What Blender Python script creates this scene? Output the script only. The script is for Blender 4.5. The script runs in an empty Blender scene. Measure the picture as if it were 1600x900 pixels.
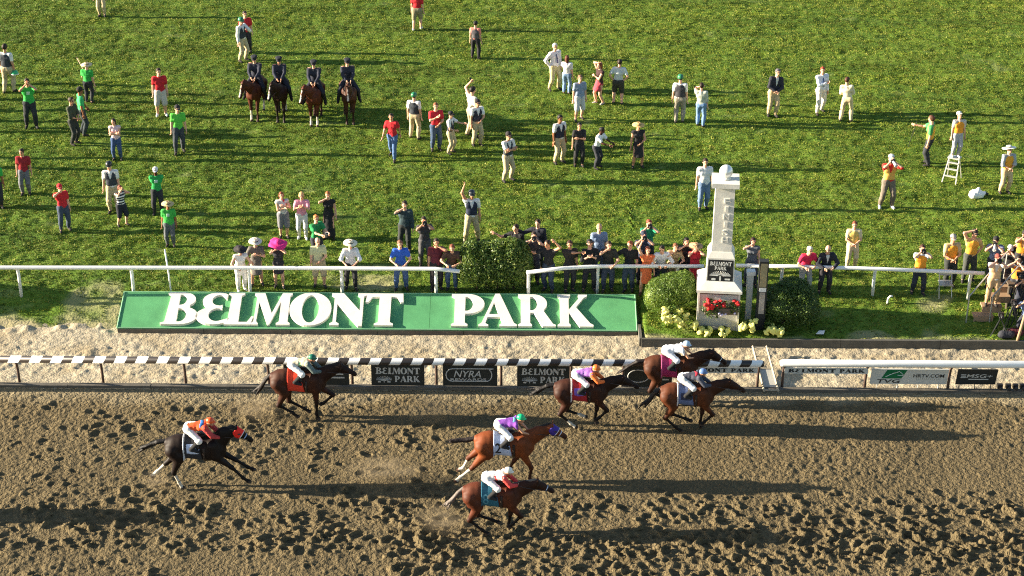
import bpy, math, random
import numpy as np
from mathutils import Matrix, Vector

# ------------------------------------------------------------------ camera, sky, sun, exposure
sc = bpy.context.scene
COL = sc.collection
R = math.radians
W_PX, H_PX, FPX = 1600.0, 900.0, 3000.0
CAM_POS = np.array([0.0, -48.84, 28.77])
PITCH, ROLL = R(27.5), R(0.35)
cam = bpy.data.objects.new('camera', bpy.data.cameras.new('camera'))
COL.objects.link(cam)
cam.data.sensor_width = 36.0
cam.data.lens = 36.0 * FPX / W_PX
cam.data.clip_end = 5000
cam.location = CAM_POS
cam.rotation_mode = 'QUATERNION'
MC = Matrix.Rotation(math.pi / 2 - PITCH, 3, 'X') @ Matrix.Rotation(ROLL, 3, 'Z')
cam.rotation_quaternion = MC.to_quaternion()
sc.camera = cam

SUN_EL, SUN_AZ = R(14.3), R(-1.2)          # azimuth of the direction the light travels, measured from +x
world = bpy.data.worlds.new('World'); sc.world = world; world.use_nodes = True
wn = world.node_tree
bg = wn.nodes['Background']
sky = wn.nodes.new('ShaderNodeTexSky')
sky.sky_type = 'NISHITA'; sky.sun_disc = False
sky.sun_elevation = SUN_EL; sky.sun_rotation = R(270) - SUN_AZ
sky.air_density = 1.0; sky.dust_density = 0.6
wn.links.new(sky.outputs[0], bg.inputs[0])
bg.inputs[1].default_value = 0.058
sun = bpy.data.objects.new('sun', bpy.data.lights.new('sun', 'SUN'))
COL.objects.link(sun)
sun.data.energy = 5.0; sun.data.angle = R(0.6); sun.data.color = (1.0, 0.87, 0.66)
ld = Vector((math.cos(SUN_EL) * math.cos(SUN_AZ), math.cos(SUN_EL) * math.sin(SUN_AZ), -math.sin(SUN_EL)))
sun.rotation_mode = 'QUATERNION'; sun.rotation_quaternion = ld.to_track_quat('-Z', 'Y')
sc.view_settings.view_transform = 'Standard'; sc.view_settings.look = 'None'
sc.view_settings.exposure = 2.05; sc.view_settings.gamma = 1.0
sc.view_settings.use_curve_mapping = False
sc.cycles.use_denoising = False; sc.cycles.filter_width = 1.1

# ------------------------------------------------------------------ helpers: photo survey -> ground
MCn = np.array(MC)
def ray(px, py):
    d = MCn @ np.array([px - W_PX / 2, -(py - H_PX / 2), -FPX])
    return d / np.linalg.norm(d)
def at_z(px, py, z):
    d = ray(px, py); t = (z - CAM_POS[2]) / d[2]
    return CAM_POS + d * t
X_BED = 4.05
def gz(x, y):
    """height of the ground: track 0, bank up to the turf at 0.5"""
    if x > X_BED:
        if y < 2.62: return 0.0
        return 0.25 + 0.25 * min(1, max(0, (y - 2.62) / 2.4))
    return 0.5 * min(1, max(0, (y - 3.5) / 1.6))
def at(px, py):
    z = 0.0
    for _ in range(12):
        p = at_z(px, py, z); z = gz(p[0], p[1])
    return np.array([p[0], p[1], z])
MCi = np.linalg.inv(MCn)
def proj(p):
    q = MCi @ (np.asarray(p, float) - CAM_POS)
    return W_PX / 2 + FPX * q[0] / -q[2], H_PX / 2 - FPX * q[1] / -q[2]

# ------------------------------------------------------------------ helpers: materials
_mats = {}
def node_mat(name):
    m = bpy.data.materials.new(name); m.use_nodes = True
    return m, m.node_tree, m.node_tree.nodes['Principled BSDF']
def mat(color, rough=0.8, var=0.12, scale=9.0, bump=0.15, spec=0.3, metal=0.0, attr=False, sheen=0.0):
    key = (tuple(round(c, 3) for c in color), rough, var, scale, bump, spec, metal, attr, sheen)
    if key in _mats: return _mats[key]
    m, nt, b = node_mat('mat_%d' % len(_mats))
    _mats[key] = m
    tc = nt.nodes.new('ShaderNodeTexCoord')
    nz = nt.nodes.new('ShaderNodeTexNoise'); nz.inputs['Scale'].default_value = scale; nz.inputs['Detail'].default_value = 4
    nt.links.new(tc.outputs['Object'], nz.inputs['Vector'])
    hs = nt.nodes.new('ShaderNodeHueSaturation')
    mr = nt.nodes.new('ShaderNodeMapRange')
    mr.inputs[3].default_value = 1 - var * 1.6; mr.inputs[4].default_value = 1 + var * 1.6
    nt.links.new(nz.outputs[0], mr.inputs[0]); nt.links.new(mr.outputs[0], hs.inputs['Value'])
    if attr:
        at_ = nt.nodes.new('ShaderNodeAttribute'); at_.attribute_name = 'Col'
        nt.links.new(at_.outputs[0], hs.inputs['Color'])
    else:
        hs.inputs['Color'].default_value = (*color, 1)
    nt.links.new(hs.outputs[0], b.inputs['Base Color'])
    b.inputs['Roughness'].default_value = rough
    b.inputs['Specular IOR Level'].default_value = spec
    b.inputs['Metallic'].default_value = metal
    if sheen: b.inputs['Sheen Weight'].default_value = sheen
    if bump:
        bp = nt.nodes.new('ShaderNodeBump'); bp.inputs['Strength'].default_value = bump; bp.inputs['Distance'].default_value = 0.03
        nt.links.new(nz.outputs[0], bp.inputs['Height']); nt.links.new(bp.outputs[0], b.inputs['Normal'])
    return m
def srgb(r, g, b):
    f = lambda c: (c / 255 / 12.92) if c <= 10 else ((c / 255 + 0.055) / 1.055) ** 2.4
    return (f(r), f(g), f(b))

# ------------------------------------------------------------------ helpers: meshes and objects
def mk_mesh(name, V, F, smooth=False, colors=None):
    V = np.asarray(V, np.float32)
    me = bpy.data.meshes.new(name)
    if isinstance(F, np.ndarray) and len(F):
        n, k = F.shape
        me.vertices.add(len(V)); me.vertices.foreach_set('co', V.ravel())
        me.loops.add(n * k); me.loops.foreach_set('vertex_index', F.ravel().astype(np.int32))
        me.polygons.add(n); me.polygons.foreach_set('loop_start', np.arange(0, n * k, k, dtype=np.int32))
        me.update(calc_edges=True)
    else:
        me.from_pydata([tuple(v) for v in V], [], [tuple(f) for f in F]); me.update()
    if smooth: me.polygons.foreach_set('use_smooth', np.ones(len(me.polygons), bool))
    if colors is not None:
        a = me.color_attributes.new('Col', 'FLOAT_COLOR', 'POINT')
        c = np.ones((len(V), 4), np.float32); c[:, :3] = colors
        a.data.foreach_set('color', c.ravel())
    return me
def link(name, me, material, parent=None, loc=None, rotz=None):
    o = bpy.data.objects.new(name, me)
    if me is not None and material is not None and not me.materials: me.materials.append(material)
    COL.objects.link(o)
    if parent is not None: o.parent = parent
    if loc is not None: o.location = loc
    if rotz is not None: o.rotation_euler = (0, 0, rotz)
    return o
def tag(o, label=None, cat=None, group=None, kind=None):
    if label: o['label'] = label
    if cat: o['category'] = cat
    if group: o['group'] = group
    if kind: o['kind'] = kind
    return o
def thing(name, label, cat, loc=(0, 0, 0), rotz=0.0, group=None):
    o = link(name, None, None, None, loc, rotz); o.empty_display_size = 0.1
    return tag(o, label, cat, group)
class MB:
    """collects simple shapes into one mesh"""
    def __init__(s): s.V = []; s.F = []
    def add(s, V, F):
        n = len(s.V); s.V += [tuple(v) for v in V]; s.F += [tuple(i + n for i in f) for f in F]; return s
    def box(s, c, d, rz=0.0, top=None):
        """box centred at c with size d; top = scale of the upper face"""
        t = top or (1, 1); V = []
        for z, k in ((-.5, (1, 1)), (.5, t)):
            for x, y in ((-.5, -.5), (.5, -.5), (.5, .5), (-.5, .5)):
                X, Y = x * d[0] * k[0], y * d[1] * k[1]
                V.append((c[0] + X * math.cos(rz) - Y * math.sin(rz), c[1] + X * math.sin(rz) + Y * math.cos(rz), c[2] + z * d[2]))
        return s.add(V, [(3, 2, 1, 0), (4, 5, 6, 7), (0, 1, 5, 4), (1, 2, 6, 5), (2, 3, 7, 6), (3, 0, 4, 7)])
    def tube(s, pts, r, n=8, cap=True):
        pts = [np.asarray(p, float) for p in pts]; m = len(pts)
        rs = r if isinstance(r, (list, tuple)) else [r] * m
        V = []; F = []; prev = None
        for i, p in enumerate(pts):
            t = (pts[min(i + 1, m - 1)] - pts[max(i - 1, 0)]); t = t / (np.linalg.norm(t) + 1e-9)
            u = prev if prev is not None else (np.array([0, 0, 1.]) if abs(t[2]) < .9 else np.array([0, 1., 0]))
            u = u - t * np.dot(u, t); u /= np.linalg.norm(u); w = np.cross(t, u); prev = u
            for k in range(n):
                a = 2 * math.pi * k / n
                V.append(p + rs[i] * (math.cos(a) * u + math.sin(a) * w))
        for i in range(m - 1):
            for k in range(n):
                a, b = i * n + k, i * n + (k + 1) % n
                F.append((a, b, b + n, a + n))
        if cap: F += [tuple(range(n))[::-1], tuple(range((m - 1) * n, m * n))]
        return s.add(V, F)
    def lathe(s, prof, c=(0, 0, 0), n=14):
        V = []; F = []
        for r, z in prof:
            for k in range(n):
                a = 2 * math.pi * k / n; V.append((c[0] + r * math.cos(a), c[1] + r * math.sin(a), c[2] + z))
        for i in range(len(prof) - 1):
            for k in range(n):
                a, b = i * n + k, i * n + (k + 1) % n
                F.append((a, b, b + n, a + n))
        return s.add(V, F)
    def build(s, name, material, parent=None, smooth=False, loc=None, rotz=None):
        return link(name, mk_mesh(name, np.array(s.V), s.F, smooth), material, parent, loc, rotz)

# ------------------------------------------------------------------ helpers: smooth value noise
rng = np.random.default_rng(7)
_tab = rng.random((256, 256)).astype(np.float32)
def vnoise(x, y, s, seed=0):
    x = x / s + seed * 17.37; y = y / s + seed * 9.11
    xi = np.floor(x).astype(int); yi = np.floor(y).astype(int)
    fx = x - xi; fy = y - yi; fx = fx * fx * (3 - 2 * fx); fy = fy * fy * (3 - 2 * fy)
    g = lambda i, j: _tab[i & 255, j & 255]
    return (g(xi, yi) * (1 - fx) + g(xi + 1, yi) * fx) * (1 - fy) + (g(xi, yi + 1) * (1 - fx) + g(xi + 1, yi + 1) * fx) * fy - 0.5

# ------------------------------------------------------------------ helpers: organic bodies (smooth union of tapered capsules, meshed with surface nets)
def V3(*a): return np.array(a, float)
def nrm(v): return v / (np.linalg.norm(v) + 1e-9)
def prim(a, b, ra, rb=None, u=None, k=1.0):
    return (np.asarray(a, float), np.asarray(b, float), ra, ra if rb is None else rb, u, k)
def fat(prims, e): return [(a, b, ra + e, rb + e, u, k) for a, b, ra, rb, u, k in prims]
def pdist(pr, X, Y, Z):
    a, b, ra, rb, u, k = pr
    qx, qy, qz = X - a[0], Y - a[1], Z - a[2]; ab = b - a
    if u is not None:
        f = 1 / k - 1; d = (qx * u[0] + qy * u[1] + qz * u[2]) * f
        qx = qx + u[0] * d; qy = qy + u[1] * d; qz = qz + u[2] * d
        ab = ab + u * (np.dot(ab, u) * f)
    L = np.dot(ab, ab) + 1e-9
    t = np.clip((qx * ab[0] + qy * ab[1] + qz * ab[2]) / L, 0, 1)
    dx, dy, dz = qx - t * ab[0], qy - t * ab[1], qz - t * ab[2]
    return np.sqrt(dx * dx + dy * dy + dz * dz) - (ra + (rb - ra) * t)
def smin(a, b, k):
    h = np.clip(0.5 + 0.5 * (b - a) / k, 0, 1)
    return b * (1 - h) + a * h - k * h * (1 - h)
def sdf_at(prims, P, k):
    D = np.full(len(P), 0.6)
    for pr in prims: D = smin(D, pdist(pr, P[:, 0], P[:, 1], P[:, 2]), k)
    return D
EDG = [(0, 1), (2, 3), (4, 5), (6, 7), (0, 2), (1, 3), (4, 6), (5, 7), (0, 4), (1, 5), (2, 6), (3, 7)]
def lines(lo, hi, h, fine):
    if fine is None: return np.arange(lo, hi + h, h)
    a, b, hf = fine; a = max(a, lo); b = min(b, hi)
    p = [np.arange(lo, a - hf * .5, h), np.arange(a, b, hf), np.arange(b, hi + h, h)]
    return np.concatenate([q for q in p if len(q)])
def nets(prims, h=0.028, k=0.03, clips=(), fine=None, wrinkle=0.0, carve=None):
    lo = np.min([np.minimum(p[0], p[1]) - max(p[2], p[3]) for p in prims], 0) - 2 * h
    hi = np.max([np.maximum(p[0], p[1]) + max(p[2], p[3]) for p in prims], 0) + 2 * h
    ax = [lines(lo[i], hi[i], h, None if fine is None else (fine[0][i] - fine[1], fine[0][i] + fine[1], fine[2])) for i in range(3)]
    D = np.full([len(a) for a in ax], 0.6, np.float32)
    m = k * 1.2 + 2.2 * h
    for pr in prims:
        r = max(pr[2], pr[3]) + m
        sl = []
        for i in range(3):
            s0 = np.searchsorted(ax[i], min(pr[0][i], pr[1][i]) - r); s1 = np.searchsorted(ax[i], max(pr[0][i], pr[1][i]) + r)
            sl.append(slice(max(0, s0), max(s1, s0 + 1)))
        X, Y, Z = ax[0][sl[0], None, None], ax[1][None, sl[1], None], ax[2][None, None, sl[2]]
        D[tuple(sl)] = smin(D[tuple(sl)], pdist(pr, X, Y, Z), k)
    X, Y, Z = ax[0][:, None, None], ax[1][None, :, None], ax[2][None, None, :]
    if wrinkle:
        D = D + wrinkle * np.sin(31 * X + 4 * np.sin(13 * Z + 5 * Y)) * np.sin(27 * Z + 3 * np.sin(19 * X) + 11 * Y)
    for c in clips:
        p, n = c
        D = np.maximum(D, (X - p[0]) * n[0] + (Y - p[1]) * n[1] + (Z - p[2]) * n[2])
    if carve is not None: D = np.maximum(D, carve(X, Y, Z))
    S = D < 0
    c8 = [(i, j, l) for i in (0, 1) for j in (0, 1) for l in (0, 1)]
    n = [s - 1 for s in D.shape]
    sl = lambda i, j, l: (slice(i, i + n[0]), slice(j, j + n[1]), slice(l, l + n[2]))
    cnt = sum(S[sl(*c)].astype(np.int8) for c in c8)
    A = np.argwhere((cnt > 0) & (cnt < 8))
    if not len(A): return np.zeros((0, 3)), np.zeros((0, 4), int)
    idx = np.full(n, -1, np.int32); idx[A[:, 0], A[:, 1], A[:, 2]] = np.arange(len(A))
    val = np.stack([D[A[:, 0] + c[0], A[:, 1] + c[1], A[:, 2] + c[2]] for c in c8], 1)
    pos = np.stack([np.stack([ax[0][A[:, 0] + c[0]], ax[1][A[:, 1] + c[1]], ax[2][A[:, 2] + c[2]]], 1) for c in c8], 1)
    acc = np.zeros((len(A), 3)); w = np.zeros(len(A))
    for a, b in EDG:
        cr = (val[:, a] < 0) != (val[:, b] < 0)
        t = np.where(cr, val[:, a] / np.where(cr, val[:, a] - val[:, b], 1), 0)[:, None]
        acc += np.where(cr[:, None], pos[:, a] + t * (pos[:, b] - pos[:, a]), 0); w += cr
    V = acc / w[:, None]
    F = []
    for axn in range(3):
        sh = [slice(None)] * 3; sh2 = [slice(None)] * 3
        sh[axn] = slice(0, -1); sh2[axn] = slice(1, None)
        s0, s1 = S[tuple(sh)], S[tuple(sh2)]
        E = np.argwhere(s0 != s1)
        o1, o2 = [(1, 2), (2, 0), (0, 1)][axn]
        ok = (E[:, o1] > 0) & (E[:, o2] > 0) & (E[:, o1] < n[o1]) & (E[:, o2] < n[o2])
        E = E[ok]
        def cell(d1, d2):
            e = E.copy(); e[:, o1] -= d1; e[:, o2] -= d2
            return idx[e[:, 0], e[:, 1], e[:, 2]]
        q = np.stack([cell(1, 1), cell(0, 1), cell(0, 0), cell(1, 0)], 1)
        fl = ~s0[E[:, 0], E[:, 1], E[:, 2]]
        q[fl] = q[fl][:, ::-1]
        F.append(q)
    F = np.concatenate(F); F = F[(F >= 0).all(1)]
    return V, F

# ================================================================== THE SETTING
def grid(name, xs, ys_of, n_v, zf, material, attrs=None, smooth=True):
    nx = len(xs); v = np.linspace(0, 1, n_v)
    X = np.repeat(xs[:, None], n_v, 1); Y = ys_of(X, v[None, :])
    Z = zf(X, Y)
    V = np.stack([X, Y, Z], 2).reshape(-1, 3)
    i = np.arange(nx - 1)[:, None] * n_v + np.arange(n_v - 1)[None, :]
    F = np.stack([i, i + n_v, i + n_v + 1, i + 1], 2).reshape(-1, 4)
    me = mk_mesh(name, V, F, smooth)
    for k, f in (attrs or {}).items():
        a = me.attributes.new(k, 'FLOAT', 'POINT'); a.data.foreach_set('value', f(X, Y).astype(np.float32).ravel())
    return link(name, me, material)

def ground_mat(name, ramp, scale, bump, bscale, attr=None, acol=None, rough=0.95, patch=None, bdist=.04):
    m, nt, b = node_mat(name)
    N, L = nt.nodes, nt.links
    geo = N.new('ShaderNodeNewGeometry')
    n1 = N.new('ShaderNodeTexNoise'); n1.inputs['Scale'].default_value = scale; n1.inputs['Detail'].default_value = 6; n1.inputs['Roughness'].default_value = .7
    L.new(geo.outputs['Position'], n1.inputs['Vector'])
    cr = N.new('ShaderNodeValToRGB'); e = cr.color_ramp.elements
    while len(e) < len(ramp): e.new(.5)
    for q, (p, c) in zip(e, ramp): q.position = p; q.color = (*c, 1)
    L.new(n1.outputs[0], cr.inputs[0]); col = cr.outputs[0]
    if patch:
        n3 = N.new('ShaderNodeTexNoise'); n3.inputs['Scale'].default_value = patch[0]; n3.inputs['Detail'].default_value = 5
        L.new(geo.outputs['Position'], n3.inputs['Vector'])
        mr = N.new('ShaderNodeMapRange'); mr.inputs[1].default_value = patch[2]; mr.inputs[2].default_value = patch[3]
        L.new(n3.outputs[0], mr.inputs[0])
        mp = N.new('ShaderNodeMix'); mp.data_type = 'RGBA'; L.new(mr.outputs[0], mp.inputs[0]); L.new(col, mp.inputs[6]); mp.inputs[7].default_value = (*patch[1], 1); col = mp.outputs[2]
    if attr:
        a = N.new('ShaderNodeAttribute'); a.attribute_name = attr
        mx = N.new('ShaderNodeMix'); mx.data_type = 'RGBA'
        L.new(a.outputs['Fac'], mx.inputs[0]); L.new(col, mx.inputs[6]); mx.inputs[7].default_value = (*acol, 1); col = mx.outputs[2]
    L.new(col, b.inputs['Base Color']); b.inputs['Roughness'].default_value = rough; b.inputs['Specular IOR Level'].default_value = .12
    n2 = N.new('ShaderNodeTexNoise'); n2.inputs['Scale'].default_value = bscale; n2.inputs['Detail'].default_value = 5
    L.new(geo.outputs['Position'], n2.inputs['Vector'])
    bp = N.new('ShaderNodeBump'); bp.inputs['Strength'].default_value = bump; bp.inputs['Distance'].default_value = bdist
    L.new(n2.outputs[0], bp.inputs['Height']); L.new(bp.outputs[0], b.inputs['Normal'])
    return m

gm = ground_mat('far_grass', [(.3, (.06, .11, .012)), (.7, (.16, .21, .03))], 2.5, .8, 6)
gv = [(x, y, z) for y, z in ((-1500, -.16), (3.4, -.16), (5.3, .34), (1500, .34)) for x in (-1500, 1500)]
o = link('ground', mk_mesh('ground', gv, [(0, 1, 3, 2), (2, 3, 5, 4), (4, 5, 7, 6)]), gm)
tag(o, 'flat grassland reaching away beyond the racecourse', 'ground', kind='structure')

# ---- dirt track with real hoof prints
GS = 0.0475
dx = np.arange(-19.5, 19.5, GS); dy0, dy1 = -13.6, -0.12
ndy = int((dy1 - dy0) / GS)
prs = np.random.default_rng(3)
HPX = []
def add_prints(n, y0, y1, x0=-19.4, x1=19.4, r=(.07, .135), dep=(.05, .10)):
    for _ in range(n): HPX.append((prs.uniform(x0, x1), prs.uniform(y0, y1), prs.uniform(*r), prs.uniform(*dep)))
add_prints(850, -8.3, -6.0)                                   # churned outside lanes
add_prints(520, -9.3, -7.2, -3, 19.4)
add_prints(60, -9.0, -8.3)
add_prints(160, -13.2, -9.0)
add_prints(260, -6.2, -1.6, -19.4, -6.5, r=(.06, .13), dep=(.02, .055))   # left of the field, already run over
add_prints(60, -2.8, -1.0, -19.4, -4, r=(.08, .16), dep=(.03, .06))
add_prints(70, -6.2, -5.3, -6.5, 19)
add_prints(40, -6.0, -2.0, -6, -1)
def dirt_z(X, Y):
    fine = .036 * vnoise(X, Y, .095, 1) + .020 * vnoise(X, Y, .15, 2) + .012 * vnoise(X, Y, .4, 3) + .05 * vnoise(X, Y, 2.2, 4)
    rough = np.clip((vnoise(X, Y, 3.0, 6) + .75), .45, 1.1)
    Z = fine * (0.6 + .6 * rough)
    ch = np.clip((-5.9 - Y) / .9, 0, 1) * np.clip((Y + 8.7 + .8 * np.clip((X + 4) / 3, 0, 1)) / .6, 0, 1) + .4 * np.clip((-5.5 - X) / 2.5, 0, 1) * np.clip((-1.0 - Y) / .8, 0, 1)
    Z += np.clip(ch, 0, 1) * (.038 * vnoise(X, Y, .30, 8) + .02 * vnoise(X, Y, .13, 9))
    WX = .55 * vnoise(X, Y, .16, 14); WY = .55 * vnoise(X, Y, .16, 15)
    for hx, hy, r, d in HPX:
        i0 = np.searchsorted(dx, hx - 3 * r); i1 = np.searchsorted(dx, hx + 3 * r)
        j0 = max(0, int((hy - 2.4 * r - dy0) / GS)); j1 = min(Y.shape[1], int((hy + 2.4 * r - dy0) / GS) + 1)
        if i1 <= i0 or j1 <= j0: continue
        sx = (X[i0:i1, j0:j1] - hx) / 1.2; sy = Y[i0:i1, j0:j1] - hy
        wx, wy = WX[i0:i1, j0:j1], WY[i0:i1, j0:j1]; sx = sx + wx * r; sy = sy + wy * r; sh_ = (hx * 7.3 % 1 - .5) * 1.2; sx = sx + sh_ * sy
        q = np.sqrt(sx * sx + sy * sy) / r
        Z[i0:i1, j0:j1] += d * (-np.exp(-(q / .8) ** 4) + .42 * np.exp(-((q - 1.35) / .42) ** 2) * (1 + .6 * np.sign(-sx)* np.clip(np.abs(sx)/r,0,1)))
    e = np.clip((Y + .55) / .4, 0, 1)
    return Z * (1 - .8 * e) - .03 * (1 - e)
def pale(X, Y):
    w = .55 + .45 * np.clip((X - 4) / 5, 0, 1)
    return np.clip((Y + .95 + .5 * vnoise(X, Y, .5, 11) + .5 * vnoise(X, Y, 2, 12)) / .55, 0, 1) * w * .9
dm = ground_mat('track_dirt', [(.25, (.090, .068, .036)), (.5, (.136, .104, .055)), (.75, (.195, .152, .084))], 9, 1.0, 11, 'pale', (.30, .25, .16), patch=(.5, (.112, .086, .046), .42, .7), bdist=.17)
o = grid('dirt_track', dx, lambda X, v: dy0 + (dy1 - dy0) * v + 0 * X, ndy, dirt_z, dm, {'pale': pale})
tag(o, 'brown dirt racetrack pocked with hoof prints', 'track', kind='structure')
o = link('dirt_track_apron', mk_mesh('apron', [(-300, -30, -.05), (300, -30, -.05), (300, -.2, -.05), (-300, -.2, -.05)], [(0, 1, 2, 3)]), dm)
tag(o, 'outer dirt of the racetrack running on', 'track', kind='structure')

# ---- pale sandy strip between the rail and the bank
sx_ = np.arange(-21, 21, .05); sy0, sy1 = -.16, 3.75
def sand_z(X, Y):
    k = .35 + .65 * np.clip(1 - np.abs(Y - 1.5) / 2.2, 0, 1)
    l = vnoise(X, Y, .30, 21); l2 = vnoise(X, Y, .14, 22)
    z = k * (.052 * np.maximum(l, -.18) + .042 * l2 + .03 * vnoise(X, Y, .09, 23)) + .04 * vnoise(X, Y, 1.5, 24)
    z += .10 * np.clip((-X - 11) / 2, 0, 1) * np.clip((Y - 3) / .5, 0, 1) * (.5 + vnoise(X, Y, .25, 25))
    return z * np.clip((Y - 0.02) / .3, .15, 1) + .0
sm = ground_mat('sandy_soil', [(.3, (.25, .21, .145)), (.5, (.385, .33, .235)), (.7, (.51, .445, .325))], 7, .6, 16, bdist=.05, patch=(.8, (.30, .235, .14), .45, .8))
o = grid('sand_strip', sx_, lambda X, v: sy0 + (sy1 - sy0) * v + 0 * X, int((sy1 - sy0) / .05), sand_z, sm)
tag(o, 'pale lumpy sand strip behind the rail', 'sand', kind='structure')
o = link('sand_strip_end', mk_mesh('sand_end', [(-300, -.16, -.02), (300, -.16, -.02), (300, 3.6, -.02), (-300, 3.6, -.02)], [(0, 1, 2, 3)]), sm)
tag(o, 'pale sand running on along the course', 'sand', kind='structure')

# ---- turf bank and infield
tx = np.arange(-29, 29, .10)
def turf_y(X, v):
    f = np.where(X > X_BED, 2.66, 3.42)
    u = np.where(v < .25, v / .25 * .083, .083 + (v - .25) / .75 * .917)   # denser near the bank
    return f + (46 - f) * (.35 * u + .65 * u * v)
def turf_base(X, Y):
    return np.where(X > X_BED, np.where(Y < 2.6, 0, .25 + .25 * np.clip((Y - 2.62) / 2.4, 0, 1)), .5 * np.clip((Y - 3.5) / 1.6, 0, 1))
def turf_z(X, Y):
    n = .03 * vnoise(X, Y, .36, 31) + .06 * vnoise(X, Y, .2, 32) + .05 * vnoise(X, Y, 1.7, 33) + .02 * vnoise(X, Y * 2.0, .6, 37)
    return turf_base(X, Y) + n * np.where((Y < 4.2) & (X < X_BED), .6, 1) - np.where(np.abs(Y-turf_y(X,0*Y))<.06, .05, 0)
def turf_dens(X, Y):
    st_ = .65 + 1.1 * np.clip(vnoise(X * .35, Y * 1.6, .5, 38) + .35, 0, 1)
    e = np.clip((Y - 3.75 + .9 * vnoise(X, Y, .7, 34)) / .7, 0, 1)
    b = np.where(X > X_BED, np.clip((Y - 2.2) / 1.0, .55, 1), e)
    worn = np.clip(1 - .9 * np.clip((vnoise(X, Y, 2.2, 35) - .12) / .2, 0, 1), .35, 1)
    return b * np.where(Y < 7, worn, 1) * st_ * (.7 + .9 * np.clip(vnoise(X, Y, .5, 36) + .4, 0, 1))
def turf_bare(X, Y): return np.clip(1 - turf_dens(X, Y) * 1.7, 0, .9)
tm = ground_mat('turf_soil', [(.3, (.055, .105, .012)), (.5, (.105, .175, .020)), (.72, (.18, .235, .042))], 4.5, .8, 14, 'bare', (.34, .29, .17), patch=(.25, (.075, .14, .018), .4, .7))
turf = grid('turf', tx, turf_y, 330, turf_z, tm, {'dens': turf_dens, 'bare': turf_bare})
tag(turf, 'green infield turf rising behind the sign', 'turf', kind='structure')

def grass_mat():
    m, nt, b = node_mat('grass_blade'); N, L = nt.nodes, nt.links
    geo = N.new('ShaderNodeNewGeometry')
    n1 = N.new('ShaderNodeTexNoise'); n1.inputs['Scale'].default_value = 1.6; n1.inputs['Detail'].default_value = 5; n1.inputs['Roughness'].default_value = .7
    mpg = N.new('ShaderNodeMapping'); mpg.inputs['Scale'].default_value = (.55, 1.9, 1); L.new(geo.outputs['Position'], mpg.inputs[0]); L.new(mpg.outputs[0], n1.inputs['Vector'])
    oi = N.new('ShaderNodeObjectInfo')
    ad = N.new('ShaderNodeMath'); ad.operation = 'MULTIPLY_ADD'; ad.inputs[1].default_value = .5; 
    L.new(oi.outputs['Random'], ad.inputs[0])
    sb = N.new('ShaderNodeMath'); sb.operation = 'SUBTRACT'; sb.inputs[1].default_value = .25
    L.new(n1.outputs[0], sb.inputs[0]); L.new(sb.outputs[0], ad.inputs[2])
    cr = N.new('ShaderNodeValToRGB'); e = cr.color_ramp.elements
    pal = [(.22, (.045, .092, .011)), (.42, (.145, .220, .018)), (.60, (.275, .325, .036)), (.82, (.44, .43, .11))]
    while len(e) < 4: e.new(.5)
    for q, (p, c) in zip(e, pal): q.position = p; q.color = (*c, 1)
    L.new(ad.outputs[0], cr.inputs[0])
    n2 = N.new('ShaderNodeTexNoise'); n2.inputs['Scale'].default_value = .16; n2.inputs['Detail'].default_value = 3
    mp2 = N.new('ShaderNodeMapping'); mp2.inputs['Scale'].default_value = (.5, 5.0, 1); L.new(geo.outputs['Position'], mp2.inputs[0]); L.new(mp2.outputs[0], n2.inputs['Vector'])
    hs = N.new('ShaderNodeHueSaturation'); mr = N.new('ShaderNodeMapRange'); mr.inputs[1].default_value=.3; mr.inputs[2].default_value=.7; mr.inputs[3].default_value = .62; mr.inputs[4].default_value = 1.32
    L.new(n2.outputs[0], mr.inputs[0]); L.new(mr.outputs[0], hs.inputs['Value']); L.new(cr.outputs[0], hs.inputs['Color'])
    L.new(hs.outputs[0], b.inputs['Base Color']); b.inputs['Roughness'].default_value = .55; b.inputs['Specular IOR Level'].default_value = .25
    tr = N.new('ShaderNodeBsdfTranslucent'); L.new(hs.outputs[0], tr.inputs[0])
    mx = N.new('ShaderNodeMixShader'); mx.inputs[0].default_value = .42
    L.new(b.outputs[0], mx.inputs[1]); L.new(tr.outputs[0], mx.inputs[2]); L.new(mx.outputs[0], N['Material Output'].inputs[0])
    return m
GRASS = grass_mat()
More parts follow.
